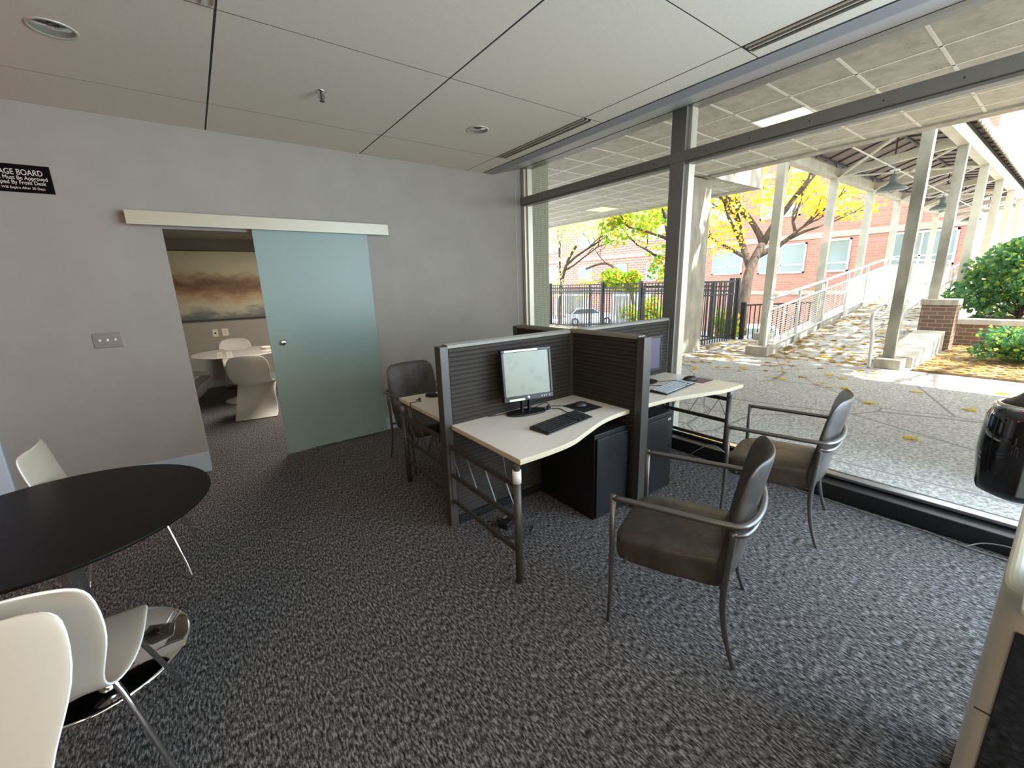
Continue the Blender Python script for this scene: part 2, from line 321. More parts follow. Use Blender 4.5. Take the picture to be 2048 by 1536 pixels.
def thing(name, label, cat, loc=(0, 0, 0), rz=0, group=None):
    o = bpy.data.objects.new(name, None); COL.objects.link(o); o.location = loc; o.rotation_euler = (0, 0, rz); o.empty_display_size = 0.1
    return tag(o, label, cat, group)
def struct(o, label=None): return tag(o, label, None, None, 'structure')
def copy_tree(o, parent=None):
    c = o.copy(); COL.objects.link(c); c.parent = parent
    for ch in [q for q in o.children]: copy_tree(ch, c)
    return c
def dup(o, loc, rz, label, group=None):
    c = copy_tree(o); c.location = loc; c.rotation_euler = (0, 0, rz); c['label'] = label
    if group: c['group'] = group
    return c
def smoothpath(pts, n=6):
    P = [Vector(p) for p in pts]; out = []
    for i in range(len(P) - 1):
        p0 = P[max(i - 1, 0)]; p1 = P[i]; p2 = P[i + 1]; p3 = P[min(i + 2, len(P) - 1)]
        for j in range(n):
            t = j / n
            out.append(0.5 * ((2 * p1) + (p2 - p0) * t + (2 * p0 - 5 * p1 + 4 * p2 - p3) * t * t + (3 * p1 - p0 - 3 * p2 + p3) * t ** 3))
    out.append(P[-1]); return out
def text_mesh(name, body, size, mt, parent, loc, rot, align='LEFT', xs=1.0, ext=0.0006):
    c = bpy.data.curves.new(name, 'FONT'); c.body = body; c.size = size; c.extrude = ext; c.align_x = align; c.offset = size * 0.012
    t = bpy.data.objects.new(name, c); COL.objects.link(t)
    dg = bpy.context.evaluated_depsgraph_get(); me = bpy.data.meshes.new_from_object(t.evaluated_get(dg))
    COL.objects.unlink(t); bpy.data.objects.remove(t)
    o = bpy.data.objects.new(name, me); COL.objects.link(o); me.materials.clear(); me.materials.append(M[mt])
    o.parent = parent; o.location = loc; o.rotation_euler = rot; o.scale = (xs, 1, 1); return o

# ================================================================== SETTING: the room
D = 4.64      # face of the back wall
WX = 3.67     # inner face of the window wall
CZ = 2.952    # ceiling
struct(box(-4.0, 3.74, -5.0, 9.2, -0.12, 0.0).build('floor', 'carpet'), 'dark grey and brown flecked carpet floor')
# back wall with the doorway: thickness 0.12
wb = MB(); wb.bx(-4.0, -0.11, D, D + 0.12, 0, 3.4).bx(0.83, 3.67, D, D + 0.12, 0, 3.4).bx(-0.11, 0.83, D, D + 0.12, 2.15, 3.4)
struct(wb.build('wall_back', 'wall'), 'grey painted wall with a doorway')
struct(box(3.67, 3.80, D - 0.02, D + 0.12, 0, 3.4).build('trim_corner', 'wall'))
struct(box(3.565, 3.575, D - 0.004, D, 0.2, 3.0).build('trim_bead', 'trimw'), 'thin pale vertical bead beside the window corner')
struct(box(-4.1, -4.0, -5.0, D, 0, 3.4).build('wall_left', 'darkwall'))
struct(box(-4.0, 3.8, -5.1, -5.0, 0, 3.4).build('wall_behind', 'darkwall'))
# ceiling: separate large panels in a grid, narrow joints over a dark void
xs = [-4.0 + 0.0, -3.49, -2.22, -0.955, 0.315, 1.594, 2.860]
ys = [-5.0, -3.60, -2.34, -1.07, 0.20, 1.468, 2.742, 4.018, D]
ce = MB()
for i in range(len(xs) - 1):
    for j in range(len(ys) - 1):
        ce.bx(xs[i] + 0.006, xs[i + 1] - 0.006, ys[j] + 0.0035, ys[j + 1] - 0.0035, CZ, CZ + 0.02)
for j in range(len(ys) - 1):    # border strips beside the slot diffusers
    slot = ys[j] in (2.742, -5.0, -2.34, 0.20)
    if slot: ce.bx(2.955, 3.078, ys[j] + 0.0035, ys[j + 1] - 0.0035, CZ, CZ + 0.02)
    else: ce.bx(2.864, 3.078, ys[j] + 0.0035, ys[j + 1] - 0.0035, CZ, CZ + 0.02)
struct(ce.build('ceiling', 'ceiling'), 'large beige acoustic ceiling panels with narrow joints')
struct(box(-4.0, 3.09, -5.0, D, CZ + 0.0003, CZ + 0.05).build('ceiling_void', 'plenum'))
# bulkhead at the window head: flat strip then a face sloping up to the glass
bk = MB().prism_y([(3.095, CZ - 0.002), (3.20, CZ - 0.008), (3.215, CZ - 0.008), (3.655, 3.062), (3.655, 3.20), (3.095, 3.20)], -5.0, D)
struct(bk.build('trim_bulkhead', 'bulk'), 'grey bulkhead strip sloping up to the window head')
# baseboards
struct(box(-1.27, -0.112, D - 0.014, D, 0, 0.195).build('baseboard_back', 'trimw', bevel=0.004), 'pale baseboard left of the doorway')
struct(box(0.83, 3.66, D - 0.014, D, 0, 0.16).build('baseboard_right', 'trimw', bevel=0.004))
# door frame at the far left of the back wall
dr = struct(thing('door_1', None, None, (-1.80, D, 0))); dr['label'] = 'pale blue white door and frame at the far left edge of grey wall'
MB().bx(0.40, 0.485, -0.035, 0.0, 0, 2.15).bx(-0.55, -0.465, -0.035, 0, 0, 2.15).bx(-0.55, 0.485, -0.035, 0, 2.15, 2.235).build('door_frame', 'doorfr', dr, bevel=0.004)
box(-0.462, 0.395, -0.022, -0.002, 0.01, 2.145).build('door_leaf', 'doorfr', dr)
for z in (0.30, 1.1, 1.9):
    MB().bx(0.393, 0.402, -0.040, -0.022, z - 0.05, z + 0.05).tube([(0.398, -0.044, z - 0.055), (0.398, -0.044, z + 0.055)], 0.008, 8).build('hinge', 'steel', dr)

# sliding frosted glass door and its wall track
tr = tag(thing('door_track', 'long pale aluminium sliding door track above the doorway', 'door track', (-0.315, D, 2.165)))
MB().bx(0, 2.095, -0.105, -0.100, 0, 0.105).bx(0, 2.095, -0.1, 0, 0.100, 0.105).build('cover_panel', 'track', tr, bevel=0.001)
box(0.02, 2.075, -0.095, -0.0, 0.045, 0.095).build('rail', 'ppost', tr)
gd = thing('sliding_door', 'frosted blue green glass sliding door half covering the doorway', 'door', (0.525, D - 0.055, 0.012))
box(0, 1.035, -0.006, 0.006, 0, 2.19).build('glass_panel', 'frost', gd)
kn = MB().lathe([(0.0, -0.030), (0.018, -0.030), (0.030, -0.022), (0.030, -0.006), (0.0, -0.006)], (0.108, 0, 1.123), 24, 'y').build('door_knob', 'steel', gd, smooth=True)
kn['label'] = 'round steel finger pull'
tag(box(1.0, 1.05, D - 0.075, D - 0.035, 0.0, 0.011).build('floor_guide', 'steel'), 'small steel floor guide under the frosted sliding door', 'door guide')

# switch plate
sw = thing('light_switch', 'three gang steel light switch plate on the grey wall', 'light switch', (-0.597, D, 1.277))
box(-0.088, 0.088, -0.006, 0, -0.058, 0.058).build('face_plate', 'plate', sw, bevel=0.003)
for k in (-1, 0, 1): box(k * 0.046 - 0.006, k * 0.046 + 0.006, -0.022, -0.006, -0.005, 0.013).build('toggle', 'white', sw, bevel=0.002)
# sign
sg = thing('wall_sign', 'black engraved message board sign high on the grey wall', 'sign', (-0.676, D, 2.449))
sgb = box(-0.64, 0, -0.008, 0, -0.092, 0.092).build('plaque', 'signblack', sg)
box(-0.644, 0.004, -0.005, 0, -0.096, 0.096).build('edge', 'signedge', sg)
rx = (PI / 2, 0, 0)
text_mesh('lettering', 'MESSAGE BOARD', 0.052, 'signtext', sg, (-0.040, -0.0085, 0.024), rx, 'RIGHT', 0.74)
text_mesh('lettering', 'All Postings Must Be Approved', 0.036, 'signtext', sg, (-0.022, -0.0085, -0.008), rx, 'RIGHT', 0.80)
text_mesh('lettering', 'And Stamped By Front Desk', 0.036, 'signtext', sg, (-0.036, -0.0085, -0.038), rx, 'RIGHT', 0.80)
text_mesh('lettering', 'Material Will Expire After 30 Days', 0.022, 'signtext', sg, (-0.046, -0.0085, -0.069), rx, 'RIGHT', 0.92)

# recessed downlights
def downlight(x, y, label):
    t = thing('downlight', label, 'ceiling light', (x, y, CZ), 0)
    MB().lathe([(0.098, 0.001), (0.099, -0.004), (0.086, -0.005), (0.083, 0.004)], (0, 0, 0), 40).build('trim_ring', 'alumlight', t, smooth=True)
    MB().lathe([(0.084, -0.001), (0.078, 0.03), (0.060, 0.075), (0.035, 0.095), (0.0, 0.098)], (0, 0, 0), 40).build('reflector', 'steel', t, smooth=True)
    MB().lathe([(0.0, 0.030), (0.022, 0.036), (0.028, 0.055), (0.018, 0.085)], (0, 0, 0), 20).build('bulb', 'white', t, smooth=True)
downlight(-0.346, 3.366, 'round recessed steel downlight in the ceiling above the message board sign')
downlight(2.256, 3.445, 'round recessed steel downlight in the ceiling panel nearest the window corner')
sp_ = thing('sprinkler', 'small chrome fire sprinkler head hanging from the ceiling', 'sprinkler', (0.941, 3.384, CZ))
MB().lathe([(0.0, -0.008), (0.020, -0.008), (0.036, 0.0), (0.0, 0.001)], n=24).build('escutcheon', 'chrome', sp_, smooth=True)
MB().tube([(0, 0, -0.005), (0, 0, -0.05)], 0.009, 10).tube([(-0.014, 0, -0.02), (-0.018, 0, -0.04), (0, 0, -0.062)], 0.003, 6).tube([(0.014, 0, -0.02), (0.018, 0, -0.04), (0, 0, -0.062)], 0.003, 6).build('head', 'ppost', sp_)
MB().lathe([(0.0, -0.066), (0.018, -0.064), (0.018, -0.061), (0, -0.060)], n=16).build('deflector', 'ppost', sp_)
def diffuser(x0, y0, y1, label):
    t = thing('slot_diffuser', label, 'air vent', (x0, y0, CZ), 0)
    l = y1 - y0 - 0.02
    MB().bx(0, 0.004, 0.01, l, -0.012, 0.004).bx(0.084, 0.088, 0.01, l, -0.012, 0.004).bx(0.038, 0.050, 0.01, l, -0.010, 0.004).build('slot_frame', 'alumlight', t)
    box(0.004, 0.084, 0.01, l, 0.001, 0.005).build('slot_back', 'black', t)
diffuser(2.864, 2.742, 4.018, 'black linear ceiling slot diffuser nearest the window corner')
diffuser(2.864, 0.20, 1.468, 'black linear ceiling slot diffuser beside the bulkhead at top right')
diffuser(0.22, 1.40, 2.735, 'dark linear slot diffuser at the top edge of the ceiling, left')

# ================================================================== window wall
wn = struct(thing('window_1', None, None, (0, 0, 0))); wn['label'] = 'tall aluminium framed window wall'
wf = MB().bx(3.655, 3.79, 2.30, 2.44, 0.12, 3.10)
wf.build('mullion', 'alum', wn, bevel=0.003)
MB().bx(3.79, 3.83, 2.33, 2.41, 0.12, 3.10).bx(3.70, 3.79, 2.275, 2.30, 0.14, 3.08).build('mullion_cover', 'alumlight', wn)
MB().bx(3.65, 3.78, -5, 4.62, 2.628, 2.712).bx(3.67, 3.76, -5, 4.62, 2.606, 2.628).build('transom', 'alum', wn, bevel=0.003)
MB().bx(3.68, 3.76, 4.59, 4.625, 0.12, 3.10).bx(3.72, 3.80, 4.565, 4.59, 0.12, 3.1).build('jamb', 'alumlight', wn, bevel=0.003)
MB().bx(3.66, 3.80, -5, 4.62, 3.058, 3.12).build('head', 'alum', wn)
MB().bx(3.65, 3.73, -5, 4.60, 0.128, 0.150).build('sill_rail', 'railbright', wn, bevel=0.004)
for (y0, y1) in ((2.42, 4.58), (-0.9, 2.30), (-5, -0.95)):
    for (z0, z1) in ((0.15, 2.62), (2.70, 3.07)):
        box(3.718, 3.724, y0, y1, z0, z1).build('glass_pane', 'glass', wn)
box(3.66, 3.79, -0.97, -0.87, 0.12, 3.1).build('mullion', 'alum', wn)
for y in (4.1, 3.6, 3.1, 2.6, 2.1, 1.75, 1.35, 0.95, 0.6): MB().lathe([(0, -0.002), (0.005, -0.001), (0.005, 0.002)], (3.649, y, 2.665), 8, 'x').build('screw', 'black', wn)
sb = struct(MB().bx(3.53, 3.80, -5.0, 4.62, 0.0, 0.118).build('baseboard_window', 'blackbase', bevel=0.006), 'black sill cover running under the window wall')
struct(box(3.66, 3.80, -5.0, 4.62, 0.118, 0.130).build('trim_sill', 'blackbase'))
struct(box(3.74, 3.86, -5.0, 4.75, 3.12, 3.60).build('wall_window_head', 'conc'))

# ================================================================== meeting room beyond the doorway
YF = 8.96
struct(box(-1.9, 3.6, YF, YF + 0.1, 0, 3.0).build('wall_meeting_far', 'wall'))
struct(box(-1.95, -1.85, D + 0.12, YF, 0, 3.0).build('wall_meeting_left', 'wall'))
struct(box(3.55, 3.65, D + 0.12, YF, 0, 3.0).build('wall_meeting_right', 'wall'))
struct(box(-1.9, 3.6, D + 0.12, YF, 2.50, 2.56).build('ceiling_meeting', 'wall'))
struct(box(-1.85, 3.55, YF - 0.014, YF, 0, 0.125).build('baseboard_meeting', 'trimw', bevel=0.003))
pa = thing('wall_painting', 'wide abstract cream and brown painting on the meeting room wall', 'painting', (0.85, YF - 0.004, 1.745))
box(-1.07, 1.07, -0.04, -0.002, -0.562, 0.562).build('canvas', 'painting', pa)
fr_ = MB().bx(-1.085, 1.085, -0.045, 0, 0.562, 0.576).bx(-1.085, 1.085, -0.045, 0, -0.576, -0.562).bx(-1.085, -1.07, -0.045, 0, -0.562, 0.562).bx(1.07, 1.085, -0.045, 0, -0.562, 0.562)
fr_.build('picture_frame', 'black', pa)
def outlet(x, z, w_, label, holes):
    t = thing('wall_outlet', label, 'outlet', (x, YF, z))
    box(-w_ / 2, w_ / 2, -0.007, 0, -0.062, 0.062).build('face_plate', 'ivory', t, bevel=0.002)
    for hz in holes: MB().lathe([(0.0, -0.009), (0.016, -0.008), (0.016, -0.004)], (0, 0, hz), 12, 'y').build('socket', 'black' if len(holes) == 1 else 'shell', t)
outlet(0.222, 0.943, 0.078, 'narrow ivory outlet plate with one dark jack on the meeting room wall', [0.0])
outlet(0.366, 0.947, 0.092, 'ivory double power outlet plate beside the single jack plate', [-0.02, 0.02])

def shell(prof, n=14, curl=None):
    """prof: [(y, z, halfwidth, curl)] -> smooth sheet, curl lifts the side edges along the sheet normal"""
    m_ = MB(); k = len(prof); vs_ = []
    for i, (y, z, hw, c) in enumerate(prof):
        y0, z0 = prof[max(i - 1, 0)][:2]; y1, z1 = prof[min(i + 1, k - 1)][:2]
        dy, dz = y1 - y0, z1 - z0; l = math.hypot(dy, dz) or 1; ny, nz_ = -dz / l, dy / l
        for j in range(n + 1):
            t = -1 + 2 * j / n; o_ = c * t * t
            vs_.append((hw * t, y + ny * o_, z + nz_ * o_))
    fs = [(i * (n + 1) + j, i * (n + 1) + j + 1, (i + 1) * (n + 1) + j + 1, (i + 1) * (n + 1) + j) for i in range(k - 1) for j in range(n)]
    return m_.add(vs_, fs)
def make_panton(label):
    t = thing('moulded_chair', label, 'chair')
    # profile from back top down over the seat, front lip, and sweeping down and back to the floor; curl bends the sides
    pr = [(-0.235, 0.845, 0.11, 0.012), (-0.243, 0.835, 0.165, 0.022), (-0.25, 0.80, 0.215, 0.038), (-0.252, 0.72, 0.24, 0.05), (-0.235, 0.62, 0.245, 0.055), (-0.20, 0.53, 0.235, 0.06),
          (-0.12, 0.45, 0.225, 0.055), (0.0, 0.415, 0.23, 0.04), (0.14, 0.42, 0.235, 0.02), (0.22, 0.43, 0.235, 0.0), (0.262, 0.405, 0.235, -0.03), (0.255, 0.34, 0.23, -0.09),
          (0.20, 0.22, 0.225, -0.16), (0.12, 0.11, 0.235, -0.17), (0.02, 0.035, 0.245, -0.10), (-0.12, 0.008, 0.25, -0.02), (-0.22, 0.006, 0.245, 0.0)]
    shell(pr).build('moulded_shell', 'panton', t, smooth=True, solid=0.012, sub=1)
    return t
p0 = make_panton('white moulded S-shaped chair with its back to the doorway, nearest of three')
p0.location = (0.47, 6.42, 0); p0.rotation_euler = (0, 0, R(-14))
dup(p0, (-0.22, 7.86, 0), R(-80), 'white moulded S-shaped chair left of the white table, half hidden by the wall')
dup(p0, (0.46, 8.50, 0), R(180), 'white moulded S-shaped chair behind the white table under the painting')
pt_ = thing('pedestal_table', 'round glossy white pedestal table in the meeting room', 'table', (0.45, 7.55, 0))
MB().lathe([(0.0, 0.722), (0.56, 0.722), (0.62, 0.734), (0.62, 0.740), (0.61, 0.745), (0, 0.745)], n=64).build('tabletop', mat('glossy white top', (0.62, 0.58, 0.53), 0.08, coat=0.6), pt_, smooth=False)
MB().lathe([(0.30, 0.0), (0.30, 0.008), (0.24, 0.025), (0.12, 0.055), (0.055, 0.12), (0.035, 0.30), (0.04, 0.55), (0.075, 0.68), (0.16, 0.722)], n=40).build('pedestal', 'panton', pt_, smooth=True)
tag(MB().lathe([(0, 0.0), (0.05, 0.0), (0.075, 0.03), (0.06, 0.035), (0.045, 0.008), (0, 0.006)], (0.80, 7.60, 0.745), 24).build('small_bowl', 'ivory', smooth=True), 'small pale bowl on the white pedestal table', 'bowl')

# ================================================================== cubicle partition
YP = 2.375  # centre line of the long screen
pp = thing('cubicle_partition', 'dark ribbed cross shaped cubicle partition with pale top caps', 'partition', (2.33, YP, 0))
PH = 1.235
def ribbed(x0, x1, y0, y1, z0=0.06, z1=PH):
    """panel with horizontal ribs on both faces, along X if x-extent is longer"""
    al = (x1 - x0) > (y1 - y0); prof = []
    zs = []; z = z0
    c = (y0 + y1) / 2 if al else (x0 + x1) / 2; h = ((y1 - y0) if al else (x1 - x0)) / 2
    lef = []; k = int(round((z1 - z0) / 0.030)); st = (z1 - z0) / k
    for i in range(k):
        a = z0 + i * st
        lef += [(c - h + 0.007, a), (c - h, a + st * 0.25), (c - h, a + st * 0.75), (c - h + 0.005, a + st * 0.93)]
    lef.append((c - h + 0.007, z1))
    poly = lef + [(2 * c - p, z) for p, z in reversed(lef)]
    mb = MB()
    k2 = len(poly)
    if al: mb.prism_x([(p, z) for p, z in poly], x0, x1)
    else: mb.prism_y([(p, z) for p, z in poly], y0, y1)
    return mb
def ppart(name, mb, mt, **k): return mb.build(name, mt, pp, **k)
# arms (local coordinates, origin at the crossing)
ppart('panel', ribbed(-1.09, -0.03, -0.032, 0.032), 'ppl'); ppart('panel', ribbed(0.03, 1.29, -0.032, 0.032), 'ppl')
ppart('panel', ribbed(-0.032 + 0.04, 0.032 + 0.04, -0.635, -0.03), 'ppl'); ppart('panel', ribbed(-0.032, 0.032, 0.03, 0.63), 'ppl')
ppart('end_post', box(-1.155, -1.095, -0.038, 0.038, 0, PH + 0.015), 'ppost', bevel=0.004)
ppart('end_post', box(0.0, 0.082, -0.700, -0.640, 0, PH + 0.015), 'ppost', bevel=0.004)
ppart('end_post', box(-0.038, 0.038, 0.632, 0.69, 0, PH + 0.015), 'ppost', bevel=0.004)
ppart('end_post', box(1.29, 1.318, -0.038, 0.038, 0, PH + 0.015), 'ppost', bevel=0.004)
ppart('centre_post', box(-0.036, 0.08, -0.036, 0.036, 0, PH), 'ppost')
for b in ((-1.10, -0.02, -0.037, 0.037), (0.02, 1.30, -0.037, 0.037), (0.003, 0.077, -0.65, -0.02), (-0.037, 0.037, 0.02, 0.64)):
    cp = MB().bx(b[0], b[1], b[2], b[3], PH, PH + 0.022)
    if b[1] - b[0] > b[3] - b[2]: cp.bx(b[0], b[1], -0.022, -0.010, PH + 0.022, PH + 0.027).bx(b[0], b[1], 0.010, 0.022, PH + 0.022, PH + 0.027)
    else:
        c = (b[0] + b[1]) / 2; cp.bx(c - 0.022, c - 0.010, b[2], b[3], PH + 0.022, PH + 0.027).bx(c + 0.010, c + 0.022, b[2], b[3], PH + 0.022, PH + 0.027)
    ppart('top_cap', cp, 'pcap', bevel=0.002)
for b in ((-1.09, -0.04, -0.036, 0.036), (0.09, 1.29, -0.036, 0.036)): ppart('kick_plate', box(b[0], b[1], b[2], b[3], 0, 0.06), 'black')

# ================================================================== desks
def poly_smooth(pts, n=8): return [(p.x, p.y) for p in smoothpath([(x, y, 0) for x, y in pts], n)]
def desk(label, loc, top_poly, leg, frame_y, sgn=1):
    """leg = (x, y) of the free leg, side frame runs along Y from the leg to frame_y at the same x"""
    t = thing('desk', label, 'desk', loc)
    MB().prism(top_poly, 0.702, 0.732).build('desktop', 'lam', t, bevel=0.0025)
    e = MB(); k = len(top_poly); cx = sum(p[0] for p in top_poly) / k; cy = sum(p[1] for p in top_poly) / k
    lx, ly = leg
    MB().tube([(lx, ly, 0), (lx, ly, 0.61)], 0.021, 16).build('leg', 'ppost', t, smooth=True)
    c = MB().tube([(lx, ly, 0.605), (lx, ly, 0.675)], 0.0235, 16).build('collar', 'collar', t, smooth=True)
    MB().tube([(lx, ly, 0.67), (lx, ly, 0.703)], 0.018, 16).build('leg_top', 'ppost', t)
    rl = MB(); y0, y1 = (ly, frame_y)
    for z in (0.585, 0.385): rl.bar((lx, y0, z), (lx, y1, z), 0.014, 0.034)
    rl.bar((lx, y0, 0.195), (lx, y1, 0.195), 0.014, 0.03); rl.bar((lx, y1, 0.15), (lx, y1, 0.62), 0.014, 0.02)
    rl.build('side_frame', 'ppost', t, bevel=0.002)
    zg = MB(); nseg = 7; pts = []
    for i in range(nseg + 1): pts.append((lx, y1 + (y0 - y1) * i / nseg, 0.570 if i % 2 == 0 else 0.400))
    zg.tube(pts, 0.0052, 6); zg.build('zigzag_rod', 'rod', t)
    for z in (0.585, 0.385):
        for q in (0.12, 0.38, 0.62, 0.88): MB().lathe([(0, -0.010), (0.006, -0.009), (0.006, 0)], (lx, y1 + (y0 - y1) * q, z), 8, 'x').build('frame_screw', 'black', t)
    return t
top1 = poly_smooth([(0.0, 0.0), (0.21, -0.003), (0.40, 0.015), (0.58, 0.075), (0.80, 0.148), (0.98, 0.176), (1.14, 0.178)]) + [(1.14, 0.735), (0.0, 0.735)]
d1 = desk('pale laminate desk with a wavy front edge holding the lit monitor', (1.222, 1.603, 0), top1, (-0.016, 0.0 + 0.012), 0.735)
d1.children[0].data.materials.clear()
for o_ in (d1,): pass
def paint_top(t):
    me = [c for c in t.children if c.name.startswith('desktop')][0].data
    me.materials.clear(); me.materials.append(M['lam']); me.materials.append(M['lamedge'])
    for p in me.polygons: p.material_index = 1 if abs(p.normal.z) < 0.5 else 0
paint_top(d1)
top2 = poly_smooth([(0.0, 0.178), (0.13, 0.176), (0.33, 0.16), (0.52, 0.115), (0.72, 0.055), (0.90, 0.012), (1.17, 0.0)]) + [(1.135, 0.735), (0.0, 0.735)]
d2_ = desk('pale laminate desk beside the window with the worn grey keyboard', (2.465, 1.603, 0), top2, (1.135, 0.09), 0.72)
paint_top(d2_)
top3 = [(0.0, 0.0), (1.06, 0.0), (1.06, 0.62)] + poly_smooth([(1.06, 0.62), (0.8, 0.64), (0.6, 0.70), (0.40, 0.78), (0.2, 0.83), (0.0, 0.84)])[1:]
d3 = desk('pale laminate desk behind the partition, near the frosted glass door', (1.235, 2.412, 0), top3, (0.005, 0.785), 0.03)
paint_top(d3)

# ================================================================== desk equipment
DZ = 0.7325
mo = thing('monitor', 'black framed square monitor with a pale green screen', 'monitor', (1.755, 2.215, DZ), R(-12.5))
def oval(hx, hy, n=32, p=2.4): return [(hx * math.copysign(abs(math.cos(2 * PI * i / n)) ** (2 / p), math.cos(2 * PI * i / n)), hy * math.copysign(abs(math.sin(2 * PI * i / n)) ** (2 / p), math.sin(2 * PI * i / n))) for i in range(n)]
MB().prism(oval(0.15, 0.072), 0, 0.012).build('stand_base', 'black', mo, bevel=0.003)
MB().bar((-0.028, 0.015, 0.01), (-0.028, 0.0, 0.16), 0.016, 0.03).bar((0.028, 0.015, 0.01), (0.028, 0.0, 0.16), 0.016, 0.03).build('stand_neck', 'black', mo, bevel=0.003)
tl_ = R(-7)
def tilt(mb, z0=0.30):
    c, s = math.cos(tl_), math.sin(tl_); mb.v = [(x, y * c + (z - z0) * -s, z0 + y * s + (z - z0) * c) for x, y, z in mb.v]; return mb
bz = MB().bx(-0.188, 0.188, -0.035, 0.018, 0.105, 0.140).bx(-0.188, 0.188, -0.035, 0.018, 0.438, 0.458).bx(-0.188, -0.170, -0.035, 0.018, 0.14, 0.438).bx(0.170, 0.188, -0.035, 0.018, 0.14, 0.438)
tilt(bz).build('bezel', 'black', mo, bevel=0.003)
tilt(box(-0.170, 0.170, -0.026, -0.022, 0.14, 0.438)).build('screen', 'screen', mo)
tilt(MB().bx(-0.185, 0.185, -0.015, 0.022, 0.108, 0.455).bx(-0.12, 0.12, 0.02, 0.05, 0.16, 0.40)).build('rear_case', 'black', mo, bevel=0.006)
tilt(box(-0.165, 0.085, -0.0362, -0.0345, 0.441, 0.4545)).build('label_strip', 'ivory', mo)
tilt(box(-0.15, -0.035, -0.0362, -0.0345, 0.108, 0.123)).build('label_strip', 'ivory', mo)
tilt(MB().lathe([(0, -0.0385), (0.0105, -0.038), (0.0105, -0.034)], (-0.008, 0, 0.124), 20, 'y')).build('logo_disc', 'steel', mo)
bt = MB()
for q in (0.095, 0.113, 0.131, 0.155): bt.lathe([(0, -0.038), (0.003, -0.038), (0.003, -0.034)], (q, 0, 0.123), 8, 'y')
tilt(bt).build('buttons', 'steel', mo)
def keyboard(label, loc, rz, keymat, bodymat, w_=0.455, dp=0.155, kgap=0.0025):
    t = thing('keyboard', label, 'keyboard', loc, rz)
    MB().prism_x([(-dp / 2, 0), (dp / 2, 0), (dp / 2, 0.022), (-dp / 2, 0.008)], -w_ / 2, w_ / 2).build('case', bodymat, t, bevel=0.004)
    ks = MB()
    for r_ in range(6):
        y = -dp / 2 + 0.018 + r_ * (dp - 0.034) / 5.1; z = 0.008 + (y + dp / 2) / dp * 0.014
        x = -w_ / 2 + 0.012
        while x < w_ / 2 - 0.025:
            wd = 0.019 - kgap
            if r_ == 0 and -0.14 < x < -0.02: wd = 0.105
            if not (abs(x - (w_ / 2 - 0.155)) < 0.006 or abs(x - (w_ / 2 - 0.092)) < 0.006): ks.bx(x, x + wd, y - 0.0085, y + 0.0085, z, z + 0.006)
            x += wd + kgap
    ks.build('keys', keymat, t, bevel=0.0015, seg=1)
    return t
keyboard('black keyboard on the desk in front of the lit monitor', (1.785, 1.882, DZ), R(7.5), 'keysdark', 'black')
keyboard('worn grey keyboard on the window side desk', (3.10, 1.925, DZ), R(6), 'keyslight', 'black', 0.50, 0.15, 0.0055)
def mouse(label, loc, rz, s=1.0):
    t = thing('computer_mouse', label, 'mouse', loc, rz)
    vs_ = MB(); n = 16; k = 7; rings = []
    prof = [(0.0, 0.0, 1.0), (0.008, 0.0, 1.04), (0.018, 0.002, 0.97), (0.028, 0.004, 0.82), (0.035, 0.006, 0.55), (0.038, 0.007, 0.2)]
    vv = []
    for z, oy, q in prof:
        for j in range(n):
            a = 2 * PI * j / n; vv.append((0.030 * q * math.cos(a) * s, (0.056 * q * math.sin(a) - oy) * s, z * s))
    fs = [(i * n + j, i * n + (j + 1) % n, (i + 1) * n + (j + 1) % n, (i + 1) * n + j) for i in range(len(prof) - 1) for j in range(n)]
    fs += [tuple(range(n - 1, -1, -1)), tuple((len(prof) - 1) * n + j for j in range(n))]
    MB().add(vv, fs).build('shell', 'black', t, smooth=True)
    MB().lathe([(0, -0.003), (0.008, -0.003), (0.008, 0.003), (0, 0.003)], (0, 0.032 * s, 0.026 * s), 12, 'x').build('scroll_wheel', 'ppost', t)
    return t
tag(box(2.055, 2.248, 1.945, 2.160, DZ, DZ + 0.003).build('mouse_mat', 'pad', bevel=0.001), 'black mouse mat on the desk beside the partition screen', 'mouse mat')
mouse('black mouse on the black mouse mat', (2.135, 2.06, DZ + 0.003), R(60))
tag(box(3.42, 3.60, 1.845, 2.05, DZ, DZ + 0.003).build('mouse_mat', 'padmaroon'), 'maroon mouse mat on the window side desk', 'mouse mat')
mouse('black mouse on the maroon mat by the window', (3.435, 1.975, DZ + 0.003), R(50), 1.1)
mouse('black mouse on the desk behind the partition', (1.456, 3.10, DZ), R(35))
def cable(label, pts, r=0.0028, mt='cable', cat='cable'):
    return tag(MB().tube(smoothpath(pts, 6), r, 6).build('cable', mt), label, cat)
ad = thing('cable_adapter', 'small black cable adapter standing on the desk right of the monitor', 'adapter', (1.925, 2.172, DZ), R(10))
MB().prism_y([(-0.018, 0), (0.018, 0), (0.014, 0.028), (-0.014, 0.028)], -0.008, 0.008).build('plug_body', 'black', ad, bevel=0.002)
MB().lathe([(0.006, 0.028), (0.005, 0.042), (0.0, 0.043)], n=10).build('strain_relief', 'black', ad)
ad2 = thing('cable_adapter', 'small black cable plug lying on the desk behind the partition', 'adapter', (1.318, 3.03, DZ), R(70))
MB().prism_y([(-0.018, 0), (0.018, 0), (0.014, 0.028), (-0.014, 0.028)], -0.009, 0.009).build('plug_body', 'black', ad2, bevel=0.002)
MB().tube([(0, 0.009, 0.014), (0, 0.03, 0.012)], 0.005, 8).build('strain_relief', 'black', ad2)
z = DZ + 0.003
cable('black cable from monitor to the small adapter', [(1.88, 2.27, z), (1.885, 2.22, z + 0.03), (1.905, 2.185, z + 0.05), (1.922, 2.175, z + 0.042)])
